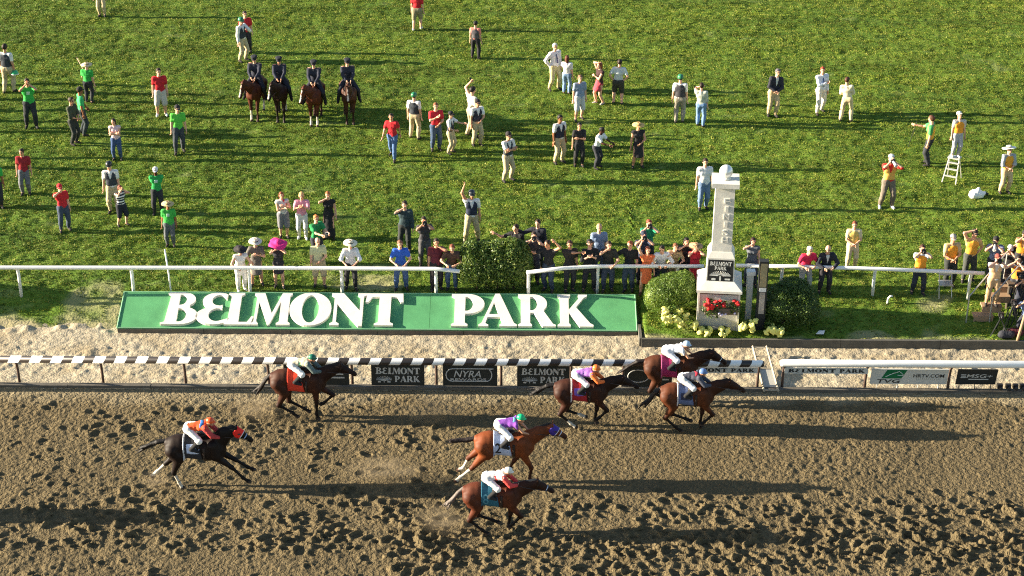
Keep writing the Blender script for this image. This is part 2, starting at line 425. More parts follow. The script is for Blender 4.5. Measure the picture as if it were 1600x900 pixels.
def grass_object(name, me, density, label, h=.052, r=.012):
    ng = bpy.data.node_groups.new(name, 'GeometryNodeTree')
    ng.interface.new_socket('Geometry', in_out='INPUT', socket_type='NodeSocketGeometry')
    ng.interface.new_socket('Geometry', in_out='OUTPUT', socket_type='NodeSocketGeometry')
    N, L = ng.nodes, ng.links
    gi = N.new('NodeGroupInput'); go = N.new('NodeGroupOutput')
    dp = N.new('GeometryNodeDistributePointsOnFaces'); L.new(gi.outputs[0], dp.inputs['Mesh'])
    na = N.new('GeometryNodeInputNamedAttribute'); na.data_type = 'FLOAT'; na.inputs[0].default_value = 'dens'
    mu = N.new('ShaderNodeMath'); mu.operation = 'MULTIPLY'; mu.inputs[1].default_value = density
    L.new(na.outputs[0], mu.inputs[0]); L.new(mu.outputs[0], dp.inputs['Density'])
    jn = N.new('GeometryNodeJoinGeometry')
    rr = random.Random(5)
    for i in range(6):
        c = N.new('GeometryNodeMeshCone'); c.fill_type = 'NONE'
        c.inputs['Vertices'].default_value = 3; c.inputs['Radius Top'].default_value = 0.001; c.inputs['Radius Bottom'].default_value = r; c.inputs['Depth'].default_value = h * rr.uniform(.7, 1.3)
        t = N.new('GeometryNodeTransform'); L.new(c.outputs['Mesh'], t.inputs['Geometry'])
        a = i * 1.05 + rr.random()
        t.inputs['Translation'].default_value = (.03 * math.cos(a), .03 * math.sin(a), -.01)
        t.inputs['Rotation'].default_value = (rr.uniform(.5, 1.15), 0, a + 1.57)
        L.new(t.outputs[0], jn.inputs[0])
    sm_ = N.new('GeometryNodeSetMaterial'); sm_.inputs['Material'].default_value = GRASS; L.new(jn.outputs[0], sm_.inputs[0])
    ip = N.new('GeometryNodeInstanceOnPoints'); L.new(dp.outputs['Points'], ip.inputs['Points']); L.new(sm_.outputs[0], ip.inputs['Instance'])
    rv = N.new('FunctionNodeRandomValue'); rv.data_type = 'FLOAT_VECTOR'; rv.inputs[0].default_value = (-.2, -.2, 0); rv.inputs[1].default_value = (.2, .2, 6.28)
    L.new(rv.outputs[0], ip.inputs['Rotation'])
    rs = N.new('FunctionNodeRandomValue'); rs.data_type = 'FLOAT'; rs.inputs[2].default_value = 0; rs.inputs[3].default_value = 1
    pw = N.new('ShaderNodeMath'); pw.operation = 'POWER'; pw.inputs[1].default_value = 5.0; L.new(rs.outputs[1], pw.inputs[0])
    sc_ = N.new('ShaderNodeMath'); sc_.operation = 'MULTIPLY_ADD'; sc_.inputs[1].default_value = 1.0; sc_.inputs[2].default_value = .6; L.new(pw.outputs[0], sc_.inputs[0])
    L.new(sc_.outputs[0], ip.inputs['Scale']); L.new(ip.outputs[0], go.inputs[0])
    o = link(name, me, None)
    md = o.modifiers.new('grass', 'NODES'); md.node_group = ng
    return tag(o, label, 'grass', kind='stuff')
grass_object('grass', turf.data, 165, 'tufty sunlit grass covering the infield turf')

# ------------------------------------------------------------------ lettering
def ell(cx, cy, rx, ry, a0, a1, n=14):
    return [(cx + rx * math.cos(R(a0 + (a1 - a0) * i / n)), cy + ry * math.sin(R(a0 + (a1 - a0) * i / n))) for i in range(n + 1)]
GL = {
 'B': (1.08, [[(-.06, 0), (.52, 0)] + ell(.52, .275, .53, .275, -90, 62) + ell(.50, .775, .42, .225, -50, 90) + [(.06, 1), (.03, .955), (.13, .92), (.05, .08), (-.08, .04)],
       [(.42, .08)] + ell(.48, .285, .21, .205, -90, 90) + [(.42, .49)], [(.42, .60)] + ell(.47, .765, .17, .16, -90, 90) + [(.42, .925)]]),
 'E': (1.0, [ell(.56, .74, .42, .26, 48, 222) + ell(.52, .27, .52, .27, 118, 318) + [(.95, .20)] + ell(.60, .30, .24, .20, 300, 100) + [(.66, .49), (.72, .47), (.72, .61), (.66, .585)] + ell(.60, .755, .19, .165, 258, 60) + [(.82, .80)]]),
 'L': (.88, [[(0, 0), (.86, 0), (.93, .26), (.87, .26), (.74, .08), (.46, .08), (.46, .9), (.56, .95), (.56, 1), (.04, 1), (.04, .95), (.14, .9), (.10, .1), (0, .05)]]),
 'M': (1.28, [[(0, 0), (.24, 0), (.24, .04), (.17, .10), (.20, .70), (.56, 0), (.62, 0), (.93, .72), (.93, .1), (.84, .05), (.84, 0), (1.30, 0), (1.30, .05), (1.22, .1), (1.22, .9), (1.29, .95), (1.29, 1), (.96, 1), (.66, .36), (.36, 1), (.02, 1), (.02, .95), (.11, .9), (.08, .1), (0, .04)]]),
 'O': (1.2, [ell(.6, .5, .6, .52, 0, 354, 40), ell(.6, .5, .24, .43, 0, 350, 28)]),
 'N': (1.12, [[(0, 0), (.28, 0), (.28, .05), (.19, .1), (.19, .66), (.86, -.02), (.98, -.02), (.98, .9), (1.08, .95), (1.08, 1), (.80, 1), (.80, .95), (.88, .9), (.88, .46), (.36, 1), (.0, 1), (.0, .95), (.09, .9), (.09, .1), (0, .05)]]),
 'T': (1.12, [[(.26, 0), (.84, 0), (.84, .05), (.74, .1), (.74, .90), (.93, .88), (1.04, .72), (1.12, .72), (1.10, 1), (0, 1), (-.04, .72), (.04, .72), (.16, .88), (.38, .90), (.38, .1), (.26, .05)]]),
 'P': (1.0, [[(0, 0), (.48, 0), (.48, .05), (.40, .1), (.40, .38)] + ell(.46, .69, .50, .31, -84, 90) + [(0, 1), (0, .95), (.09, .9), (.09, .1), (0, .05)], [(.40, .47)] + ell(.44, .69, .18, .22, -90, 90) + [(.40, .91)]]),
 'A': (1.2, [[(0, 0), (.32, 0), (.32, .04), (.22, .09), (.29, .28), (.70, .28), (.78, .1), (.68, .05), (.68, 0), (1.24, 0), (1.24, .05), (1.15, .1), (.68, 1.02), (.54, 1.02), (.10, .1), (0, .04)], [(.33, .37), (.65, .37), (.50, .74)]]),
 'R': (1.2, [[(0, 0), (.46, 0), (.46, .05), (.40, .1), (.40, .42), (.52, .42), (.80, 0), (1.24, 0), (1.24, .05), (1.15, .08), (.86, .46)] + ell(.50, .71, .46, .29, -40, 90) + [(0, 1), (0, .95), (.09, .9), (.09, .1), (0, .05)], [(.40, .50)] + ell(.46, .71, .17, .21, -90, 90) + [(.40, .92)]]),
 'K': (1.22, [[(0, 0), (.46, 0), (.46, .05), (.40, .1), (.40, .44), (.78, 0), (1.26, 0), (1.26, .05), (1.15, .1), (.66, .60), (.94, .9), (1.06, .95), (1.06, 1), (.74, 1), (.74, .95), (.78, .9), (.40, .52), (.40, .9), (.46, .95), (.46, 1), (0, 1), (0, .95), (.09, .9), (.09, .1), (0, .05)]]),
}
def dg(): return bpy.context.evaluated_depsgraph_get()
def curve_mesh(loops, extrude, bevel=0.0):
    cu = bpy.data.curves.new('glyph', 'CURVE'); cu.dimensions = '2D'; cu.fill_mode = 'BOTH'; cu.extrude = extrude; cu.bevel_depth = bevel
    for lp in loops:
        s = cu.splines.new('POLY'); s.points.add(len(lp) - 1); s.use_cyclic_u = True
        for p, q in zip(s.points, lp): p.co = (q[0], q[1], 0, 1)
    ob = bpy.data.objects.new('glyph', cu); COL.objects.link(ob)
    me = bpy.data.meshes.new_from_object(ob.evaluated_get(dg())); bpy.data.objects.remove(ob); bpy.data.curves.remove(cu)
    return me
def mesh_arrays(me):
    V = np.zeros(len(me.vertices) * 3, np.float32); me.vertices.foreach_get('co', V)
    return V.reshape(-1, 3), [tuple(p.vertices) for p in me.polygons]
_fontc = {}
def text_arrays(s, extrude=.004):
    """plain sans lettering, unit cap height, starting at x = 0"""
    if s in _fontc: return _fontc[s]
    cu = bpy.data.curves.new('t', 'FONT'); cu.body = s; cu.size = 1.38; cu.extrude = extrude; cu.resolution_u = 3; cu.offset = .012
    ob = bpy.data.objects.new('t', cu); COL.objects.link(ob)
    me = bpy.data.meshes.new_from_object(ob.evaluated_get(dg())); bpy.data.objects.remove(ob)
    V, F = mesh_arrays(me); bpy.data.meshes.remove(me); V[:, 0] -= V[:, 0].min()
    _fontc[s] = (V, F); return V, F
GLA = {k: mesh_arrays(curve_mesh(v[1], .03)) for k, v in GL.items()}
def glyph_arrays(s, sx=1.0, gap=.02):
    x = 0; V = []; F = []; n = 0
    for c in s:
        if c == ' ': x += .5; continue
        v, f = GLA[c]; v = v.copy(); v[:, 0] += x; V.append(v); F += [tuple(i + n for i in q) for q in f]; n += len(v); x += GL[c][0] + gap
    V = np.concatenate(V); V[:, 0] *= sx
    return V, F
def place_text(name, arr, box, origin, ux, uy, material, parent, out=.006, shear=0.0):
    """fit lettering into box (x0, y0, w, h) on the plane given by origin, ux, uy"""
    V, F = arr; V = V.copy(); un = np.cross(ux, uy)
    mn, mx = V.min(0), V.max(0)
    a = (V[:, 0] - mn[0]) / (mx[0] - mn[0]) * box[2] + box[0]; b_ = (V[:, 1] - mn[1]) / (mx[1] - mn[1]) * box[3] + box[1]
    a = a + shear * (b_ - box[1])
    c = np.sign(V[:, 2]) * .003 + out
    P = np.asarray(origin)[None] + a[:, None] * ux + b_[:, None] * uy + c[:, None] * un
    return link(name, mk_mesh(name, P, F), material, parent)

# ------------------------------------------------------------------ painted metal
WHITE = mat((.80, .80, .78), .45, .06, 3, .05, .5)
WHITE2 = mat((.74, .73, .70), .6, .10, 5, .1, .3)
DARKPOST = mat((.085, .055, .045), .6, .2, 8, .1)
BLACK = mat((.025, .027, .027), .6, .2, 8, .1)
TIMBER = mat((.11, .098, .08), .85, .3, 4, .4)
GREYP = mat((.55, .55, .52), .6, .1, 6, .1)

# ---- the big sloping sign
BLs = at_z(183, 512.5, .17); BRs = at_z(995, 513.5, .17)
SW = BRs[0] - BLs[0]; TILT = R(18)
sup = V3(0, math.cos(TILT), math.sin(TILT)); sux = V3(1, 0, 0); sn = np.cross(sux, sup)
lo_, hi_ = .5, 3.0
for _ in range(40):
    m_ = (lo_ + hi_) / 2
    if proj(BLs + sup * m_)[1] > 456: lo_ = m_
    else: hi_ = m_
SL = lo_
sign = thing('racecourse_sign', 'long sloping green sign spelling BELMONT PARK in raised white letters', 'sign', tuple(BLs + V3(SW / 2, 0, -.17)))
inv = BLs + V3(SW / 2, 0, -.17)
def P_(a, b, c=0): return BLs + sux * a + sup * b + sn * c - inv
SGREEN = mat(srgb(88, 152, 102), .75, .20, 1.7, .3, .15)
T = .10
for k in range(5):
    a, b2 = SW * k / 5 + (.004 if k else 0), SW * (k + 1) / 5 - (.004 if k < 4 else 0); dz_ = (0, .004, -.003, .003, 0)[k]
    MB().add([P_(a, 0, dz_), P_(b2, 0, dz_), P_(b2, SL, dz_), P_(a, SL, dz_), P_(a, 0, -T), P_(b2, 0, -T), P_(b2, SL, -T), P_(a, SL, -T)], [(0, 1, 2, 3), (4, 7, 6, 5), (0, 4, 5, 1), (1, 5, 6, 2), (2, 6, 7, 3), (3, 7, 4, 0)]).build('board_panel', SGREEN, sign)
ed = MB()
ed.tube([P_(0, .015, .004), P_(SW, .015, .004)], .022, 6); ed.tube([P_(0, SL, .0), P_(SW, SL, .0)], .025, 6); ed.tube([P_(0, 0, 0), P_(0, SL, 0)], .025, 6); ed.tube([P_(SW, 0, 0), P_(SW, SL, 0)], .025, 6)
ed.build('edge_trim', mat(srgb(120, 170, 130), .6, .1, 5, .1), sign)
for k in range(6):
    w = SW / 6
    MB().box((-SW / 2 + w * (k + .5), .03, .045), (w - .02, .10, .20)).build('base_plank', TIMBER, sign)
LET = [('B', 249, 306), ('E', 303, 356), ('L', 349, 394), ('M', 391, 452), ('O', 449, 515), ('N', 514, 570), ('T', 568, 628), ('P', 704, 756), ('A', 747, 807), ('R', 809, 868), ('K', 871, 927)]
LW = mat((.72, .69, .62), .7, .12, 2.5, .15)
for c, x0, x1 in LET:
    me = curve_mesh(GL[c][1], .045, .0)
    V, F = mesh_arrays(me)
    ppm = (995 - 183) / SW
    a0, a1 = (x0 - 183) / ppm, (x1 - 183) / ppm
    mn, mx = V.min(0), V.max(0)
    a = (V[:, 0] - mn[0]) / (mx[0] - mn[0]) * (a1 - a0) + a0
    b_ = .10 + (V[:, 1]) * (SL - .19)
    P = BLs[None] - inv + a[:, None] * sux + b_[:, None] * sup + (V[:, 2] * 1.0 + .047)[:, None] * sn
    link('letter', mk_mesh('letter', P, F), LW, sign)['label'] = 'raised white letter ' + c

# ---- rails
def stripe_mat(period, phase, slant):
    m, nt, b = node_mat('striped_paint'); N, L = nt.nodes, nt.links
    g = N.new('ShaderNodeNewGeometry'); s = N.new('ShaderNodeSeparateXYZ'); L.new(g.outputs['Position'], s.inputs[0])
    a = N.new('ShaderNodeMath'); a.operation = 'MULTIPLY_ADD'; a.inputs[1].default_value = -slant; L.new(s.outputs[2], a.inputs[0]); L.new(s.outputs[0], a.inputs[2])
    c = N.new('ShaderNodeMath'); c.operation = 'MULTIPLY_ADD'; c.inputs[1].default_value = 1 / period; c.inputs[2].default_value = phase; L.new(a.outputs[0], c.inputs[0])
    f = N.new('ShaderNodeMath'); f.operation = 'FRACT'; L.new(c.outputs[0], f.inputs[0])
    t = N.new('ShaderNodeMath'); t.operation = 'GREATER_THAN'; t.inputs[1].default_value = .51; L.new(f.outputs[0], t.inputs[0])
    x = N.new('ShaderNodeMix'); x.data_type = 'RGBA'; L.new(t.outputs[0], x.inputs[0]); x.inputs[6].default_value = (.80, .80, .78, 1); x.inputs[7].default_value = (.03, .024, .022, 1)
    L.new(x.outputs[2], b.inputs['Base Color']); b.inputs['Roughness'].default_value = .4
    return m
RZ, RO, RR = .98, -.15, .105
def rail_x(px): return at_z(px, 565, RZ)[0]
rail = thing('striped_rail', 'black and white striped inner rail on dark posts beside the dirt track', 'rail', (rail_x(600), 0, 0))
rx0, rx1 = rail_x(-230), rail_x(1193); ox = rail_x(600)
per = (rail_x(1137/4.09) - rail_x(50/4.09)) / 8
MB().tube([(rx0 - ox, RO, RZ), (0, RO, RZ), (rx1 - ox - .05, RO, RZ), (rx1 - ox, RO, RZ)], [RR, RR, RR, RR * .75], 16).build('rail_tube', stripe_mat(per, -(rail_x(50/4.09)) / per + RZ * .55 / per, .55), rail, True)
post = MB().tube([(0, .12, -.1), (0, .10, .45), (0, .03, .75), (0, -.10, .88), (0, RO, RZ - .06)], .042, 8)
pme = mk_mesh('post', np.array(post.V), post.F, True); pme.materials.append(DARKPOST)
for px in (-114, 20, 153, 284, 416, 548, 681, 783, 893, 975, 1080, 1187):
    link('post', pme, None, rail, (rail_x(px) - ox, 0, 0))
PANEL = mat((.022, .026, .025), .55, .15, 6, .05)
LTXT = mat((.46, .46, .44), .6, .05)
def hang_panel(px0, px1, kind, label):
    x0, x1 = at_z(px0, 585, .5)[0], at_z(px1, 585, .5)[0]; w = x1 - x0; z0, z1 = .12, .86; yy = -.04
    t = thing('banner_panel', label, 'banner', ((x0 + x1) / 2, yy, z0), 0, 'dark banners under the rail')
    t = MB().box((0, 0, (z1 - z0) / 2), (w, .03, z1 - z0)).build('panel_board', PANEL, t)
    org = V3(-w / 2, -.017, 0); ux, uy = V3(1, 0, 0), V3(0, 0, 1); h = z1 - z0
    if kind == 'bp':
        place_text('lettering', glyph_arrays('BELMONT', 1, .03), (.08 * w, .52 * h, .84 * w, .30 * h), org, ux, uy, LTXT, t)
        place_text('lettering', glyph_arrays('PARK', 1, .03), (.44 * w, .16 * h, .48 * w, .29 * h), org, ux, uy, LTXT, t)
        e = MB()
        for i in range(13):
            a = R(180 * i / 12); e.tube([org + V3(w * .24, -.004, .22 * h), org + V3(w * (.24 + .15 * math.cos(a)), -.004, h * (.26 + .18 * math.sin(a)))], .007, 4)
        e.box(org + V3(w * .24, -.004, .19 * h), (.02, .006, .1 * h)); e.box(org + V3(w * .15, -.004, .17 * h), (.08, .006, .06 * h)); e.box(org + V3(w * .33, -.004, .17 * h), (.09, .006, .06 * h))
        tag(e.build('tree_emblem', LTXT, t), kind='stuff')
    elif kind == 'nyra':
        e = MB(); pts = []
        for a in list(range(90, 271, 15)): pts.append((.17 * w + .11 * w * math.cos(R(a)), .5 * h + .28 * h * math.sin(R(a))))
        for a in list(range(-90, 61, 15)): pts.append((.80 * w + .10 * w * math.cos(R(a)), .5 * h + .28 * h * math.sin(R(a))))
        pts += [(.93 * w, .79 * h), (.17 * w, .79 * h)]
        e.tube([org + V3(p[0], -.008, p[1]) for p in pts], .016, 5); e.build('oval_outline', LTXT, t)
        place_text('lettering', text_arrays('NYRA'), (.20 * w, .40 * h, .50 * w, .30 * h), org, ux, uy, LTXT, t, shear=.25)
        place_text('lettering', text_arrays('REWARDS'), (.14 * w, .24 * h, .66 * w, .11 * h), org, ux, uy, LTXT, t)
    else:
        e = MB(); e.tube([org + V3(w * (.30 + .22 * math.cos(R(a))), -.008, h * (.5 + .28 * math.sin(R(a)))) for a in range(20, 361, 17)], .016, 5)
        e.build('oval_outline', LTXT, t)
        e = MB()
        for i in range(3): e.box(org + V3(w * .78, -.006, h * (.35 + .16 * i)), (w * (.30 - .03 * i), .008, .05))
        tag(e.build('bar_marks', LTXT, t), kind='stuff')
hang_panel(443, 545, 'oval', 'dark banner half hidden behind the trailing rail horse')
hang_panel(580, 663, 'bp', 'dark banner reading BELMONT PARK, left of the NYRA banner')
hang_panel(692, 777, 'nyra', 'dark banner reading NYRA REWARDS inside an oval outline')
hang_panel(808, 890, 'bp', 'dark banner reading BELMONT PARK, right of the NYRA banner')
hang_panel(975, 1050, 'oval', 'dark banner behind the two leading horses')
def strip(px0, px1, label):
    x0, x1 = at_z(px0, 578, .72)[0], at_z(px1, 578, .72)[0]; w = x1 - x0
    t = thing('name_strip', label, 'sign', ((x0 + x1) / 2, -.06, .62))
    t = MB().box((0, 0, .09), (w, .02, .19)).build('strip_board', GREYP, t)
    place_text('lettering', glyph_arrays('BELMONT', 1, .12), (.04 * w, .035, .57 * w, .12), V3(-w / 2, -.012, 0), V3(1, 0, 0), V3(0, 0, 1), BLACK, t)
    place_text('lettering', glyph_arrays('PARK', 1, .12), (.66 * w, .035, .30 * w, .12), V3(-w / 2, -.012, 0), V3(1, 0, 0), V3(0, 0, 1), BLACK, t)
strip(1062, 1184, 'narrow grey BELMONT PARK strip under the end of the striped rail')
strip(1226, 1356, 'narrow grey BELMONT PARK strip under the plain white rail')

wr = thing('white_track_rail', 'thick plain white rail carrying on beyond the gap by the dirt track', 'rail', (rail_x(1400), 0, 0))
ow = rail_x(1400)
MB().tube([(rail_x(1218) - ow, RO, RZ + .03), (rail_x(1222) - ow, RO, RZ + .03), (0, RO, RZ + .03), (rail_x(2700) - ow, RO, RZ + .03)], [RR * .8, RR * 1.05, RR * 1.05, RR * 1.05], 16).build('rail_tube', WHITE, wr, True)
for px in (1226, 1356, 1487, 1618, 1750, 1882, 2014, 2146, 2278, 2410, 2542, 2674): link('post', pme, None, wr, (rail_x(px) - ow, 0, 0))

# board with TV names
def stand_board(px0, px1, label, kind):
    x0, x1 = at_z(px0, 590, .4)[0], at_z(px1, 590, .4)[0]; w = x1 - x0
    t = thing('advert_board', label, 'sign', ((x0 + x1) / 2, .14, 0), 0)
    ux = V3(1, 0, 0); uy = nrm(V3(0, -.25, 1)); org = V3(-w / 2, -.02, .17); h = .60
    un = np.cross(ux, uy)
    m = MB(); c = [org, org + ux * w, org + ux * w + uy * h, org + uy * h]
    m.add([*(p for p in c), *(p - un * .03 for p in c)], [(0, 1, 2, 3), (4, 7, 6, 5), (0, 4, 5, 1), (1, 5, 6, 2), (2, 6, 7, 3), (3, 7, 4, 0)])
    bo = m.build('board', GREYP if kind == 'tvg' else BLACK, t)
    for k in range(4 if kind == 'tvg' else 3):
        xk = -w / 2 + w * (.1 + .8 * k / (3 if kind == 'tvg' else 2)); MB().tube([(xk, .02, -.02), (xk, 0, .19)], .014, 5).build('leg', GREYP if kind == 'tvg' else BLACK, t)
    t = bo
    if kind == 'tvg':
        G = mat(srgb(10, 105, 65), .6, .05)
        e = MB(); q = [(.14, .38), (.40, .38), (.46, .96), (.20, .96)]
        e.add([org + ux * (a * w) + uy * (b * h) + un * .004 for a, b in q], [(0, 1, 2, 3)]); e.build('green_block', G, t)
        e = MB(); pts = [(.19, .5), (.25, .66), (.32, .80), (.36, .86), (.40, .72), (.42, .62), (.38, .60), (.34, .62)]
        e.tube([org + ux * (a * w) + uy * (b * h) + un * .01 for a, b in pts], .009, 4); e.build('horse_outline', WHITE, t)
        place_text('lettering', text_arrays('TVG'), (.08 * w, .08 * h, .30 * w, .24 * h), org, ux, uy, BLACK, t, shear=.2)
        place_text('lettering', text_arrays('HRTV.COM'), (.55 * w, .46 * h, .40 * w, .22 * h), org, ux, uy, BLACK, t)
        MB().tube([org + ux * (.5 * w) + uy * (.06 * h) + un * .006, org + ux * (.5 * w) + uy * (.94 * h) + un * .006], .006, 4).build('divider', WHITE, t)
        e = MB()
        for i in range(12): e.box(org + ux * ((.60 + .026 * i) * w) + uy * (.36 * h) + un * .005, (.018, .004, .02))
        tag(e.build('small_print', BLACK, t), kind='stuff')
    else:
        place_text('lettering', text_arrays('MSG+'), (.24 * w, .46 * h, .64 * w, .24 * h), org, ux, uy, LTXT, t, shear=.15)
        e = MB()
        for i in range(3): e.box(org + ux * (.16 * w) + uy * ((.48 + .09 * i) * h) + un * .005, (.13 * w, .004, .025))
        e.box(org + ux * (.55 * w) + uy * (.36 * h) + un * .005, (.5 * w, .004, .03))
        tag(e.build('bar_marks', LTXT, t), kind='stuff')
stand_board(1360, 1480, 'grey board with TVG and HRTV.COM lettering on thin legs', 'tvg')
stand_board(1494, 1556, 'black board lettered MSG+ beside the grey one', 'msg')

# timber kerb along the rail foot
kb = thing('timber_kerb', 'weathered grey timber kerb along the foot of the rails', 'kerb', (0, -.02, 0))
kr = random.Random(2)
for k in range(18):
    x = -21.6 + 2.44 * k
    MB().box((x, -.02 + kr.uniform(-.012, .012), .02 + kr.uniform(-.008, .008)), (2.43, .17, .13)).build('kerb_timber', TIMBER, kb)
# dark retaining board in front of the flower bed
bd = thing('retaining_board', 'dark timber retaining board edging the flower bed and lawn', 'kerb', (X_BED, 2.6, 0))
xb = at_z(1003, 540, 0)[0]
DT = mat((.10, .095, .08), .85, .3, 3, .4)
for k in range(7):
    MB().box((xb - X_BED + 1.5 + 3.05 * k, 0, .12), (3.04, .09, .32)).build('board', DT, bd)
MB().box((xb - X_BED - .045, .45, .13), (.085, .9, .30)).build('board', DT, bd)
# ladder lying across the sand as a ramp
la = at_z(1194, 611, .08); lb = at_z(1189, 541, .32)
lad = thing('wooden_ladder', 'pale wooden ladder ramp lying across the sand at the rail gap', 'ladder', tuple(la))
PW = mat((.36, .31, .23), .8, .2, 6, .2)
dv = lb - la + V3(-.25, 0, 0)
for sx in (0, .42):
    MB().tube([V3(sx, 0, 0), V3(sx, 0, 0) + dv], .035, 4).build('side_rail', PW, lad)
for k in (0.02, .5, .77, .97):
    MB().tube([dv * k, dv * k + V3(.42, 0, 0)], .028, 4).build('rung', PW, lad)
m = MB(); q = [V3(.04, 0, -.02) + dv * .03, V3(.39, 0, -.02) + dv * .03, V3(.39, 0, -.02) + dv * .5, V3(.04, 0, -.02) + dv * .5]
m.add(q, [(0, 1, 2, 3)]); m.build('ramp_panel', mat((.38, .37, .33), .8, .15, 5, .2), lad)

# white turf rails
def turf_rail(pts, posts, label, h=1.02):
    W = [at_z(px, py, .5 + h) for px, py in pts]
    t = thing('white_turf_rail', label, 'rail', (W[0][0], W[0][1], .5)); org = np.array([W[0][0], W[0][1], .5])
    MB().tube([w - org for w in W], .062, 12).build('rail_tube', WHITE, t, True)
    xs = [w[0] for w in W]; ys = [w[1] for w in W]
    for px in posts:
        x = at_z(px, 417, .5 + h)[0]; y = np.interp(x, xs, ys)
        MB().tube([(x - org[0], y - org[1] + .16, -.1), (x - org[0], y - org[1] + .16, .66), (x - org[0], y - org[1] + .12, .86), (x - org[0], y - org[1], h - .02)], .052, 8).build('post', WHITE, t, True)
turf_rail([(-180, 418), (0, 418), (400, 418.5), (680, 420), (718, 424)], [-120, 26, 204, 388, 533, 681], 'long white turf rail behind the left part of the sign')
turf_rail([(823, 426), (880, 419), (935, 416), (1100, 416)], [826, 935, 1060], 'short white turf rail between the leafy hedge and the finish post')
turf_rail([(1150, 415), (1250, 416.5), (1370, 420), (1538, 427)], [1172, 1224, 1368, 1515], 'white turf rail right of the finish post')

# ------------------------------------------------------------------ finish post
fb = at(1123, 516); fb[2] = .34
fp = thing('finish_post', 'tall white finish post with silver ball and red flower box', 'post', (fb[0], fb[1] + .6, fb[2]), R(-5))
FW = mat((.64, .62, .56), .7, .16, 2.5, .2)
FG = mat((.52, .50, .45), .75, .12, 4, .2)
MB().box((0, 0, .60), (1.16, 1.10, 1.36)).build('base_block', FG, fp)
for sx in (-1, 1):
    MB().box((sx * .615, 0, .60), (.06, 1.16, 1.36)).build('side_panel', FW, fp)
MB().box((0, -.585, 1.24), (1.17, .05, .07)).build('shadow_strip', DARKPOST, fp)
MB().box((0, 0, 1.32), (1.38, 1.38, .08)).build('ledge', FW, fp)
MB().box((0, 0, 1.465), (1.36, 1.36, .21), top=(.64, .64)).build('sloped_collar', FW, fp)
MB().box((0, 0, 1.955), (.86, .86, .77), top=(.95, .95)).build('middle_block', FW, fp)
MB().box((0, 0, 2.425), (.815, .815, .17), top=(.80, .80)).build('upper_collar', FW, fp)
MB().box((0, 0, 3.58), (.60, .60, 2.14), top=(.97, .97)).build('shaft', FW, fp)
MB().box((0, 0, 4.735), (.82, .82, .15)).build('cap', FW, fp)
MB().lathe([(.0, 0), (.17, 0), (.13, .05), (.10, .06)], (0, 0, 4.82), 16).build('ball_seat', FW, fp, True)
sp = MB(); sp.lathe([(.205 * math.sin(R(a)), -.205 * math.cos(R(a))) for a in range(0, 181, 12)], (0, 0, 5.05), 24)
sp.build('silver_ball', mat((.80, .80, .78), .3, .03, 4, 0, .5, .35), fp, True)
op = V3(-.40, -.4305, 1.58); oup = nrm(V3(0, .0279, 1))
pp = MB(); pp.add([op + V3(.01, -.004, 0), op + V3(.79, -.004, 0), op + V3(.78, -.004, 0) + oup * .71, op + V3(.02, -.004, 0) + oup * .71], [(0, 1, 2, 3)])
plq = pp.build('black_plaque', mat((.02, .022, .024), .5, .1), fp)
PL = mat((.62, .62, .58), .6, .05)
place_text('lettering', glyph_arrays('BELMONT', 1, .06), (.07, .52, .66, .13), op, V3(1, 0, 0), oup, PL, plq, .012)
place_text('lettering', glyph_arrays('PARK', 1, .06), (.22, .375, .36, .12), op, V3(1, 0, 0), oup, PL, plq, .012)
e = MB()
for i in range(17):
    a = R(10 * i + 10); e.tube([op + V3(.40 + .08 * math.cos(a), -.01, .17 + .04 * math.sin(a)), op + V3(.40 + .33 * math.cos(a), -.01, .16 + .18 * math.sin(a))], .007, 4)
e.box(op + V3(.40, -.01, .10), (.05, .006, .16)); e.box(op + V3(.2, -.01, .06), (.12, .006, .07)); e.box(op + V3(.62, -.01, .07), (.16, .006, .05))
tag(e.build('tree_emblem', PL, plq), kind='stuff')
for i, ch in enumerate('FINISH'):
    z = 4.12 - .26 * i
    V, F = text_arrays(ch); V = V.copy(); w = V[:, 0].max()
    P = np.stack([(V[:, 0] - w / 2) * (.17 / max(w, .3)) + .08, -.327 - .028 - np.sign(V[:, 2]) * -.035 + .0 * V[:, 0], V[:, 1] * .19 + z], 1)
    P[:, 1] = np.where(V[:, 2] > 0, -.325, -.285)
    link('letter', mk_mesh('letter', P, F), FW, fp)['label'] = 'raised white letter ' + ch

# measuring post beside it
mp = at(1187, 516); mp[2] = .34
t = thing('slim_black_post', 'slim dark post with a tan upper panel right of the finish post', 'post', (mp[0], mp[1] + .12, mp[2]))
MB().box((0, 0, 1.14), (.28, .22, 2.36)).build('casing', BLACK, t)
MB().box((0, -.113, 1.85), (.20, .01, .80)).build('tan_panel', mat((.30, .25, .14), .8, .2, 10, .2), t)
MB().box((0, -.113, 1.36), (.21, .012, .13)).build('white_label', WHITE2, t)
MB().box((0, -.113, .90), (.17, .01, .74)).build('weathered_panel', mat((.42, .36, .30), .8, .5, 7, .3), t)
hp = at(1168, 500)
t = thing('white_hooded_post', 'stout white post between the finish post and the slim dark post', 'post', (hp[0], hp[1], hp[2]))
MB().box((0, 0, .82), (.17, .17, 1.66)).build('shaft', GREYP, t); MB().box((0, -.02, 1.68), (.26, .24, .12)).build('hood', WHITE2, t)
# small survey stake and pipe stub
a0 = at(268, 462)
t = tag(MB().tube([(0, 0, -.1), (-.03, 0, .8), (-.09, .02, 1.62)], [.03, .028, .025], 6).build('white_stake', WHITE, None, True, tuple(a0)), 'thin leaning white stake behind the sign, left of the women', 'stake')
a0 = at(1386, 474)
t = tag(MB().tube([(0, 0, -.1), (.02, 0, .18), (.07, 0, .25), (.15, 0, .26)], .03, 8).build('white_pipe', WHITE, None, True, tuple(a0)), 'short bent white pipe stub in the shaded lawn', 'pipe')

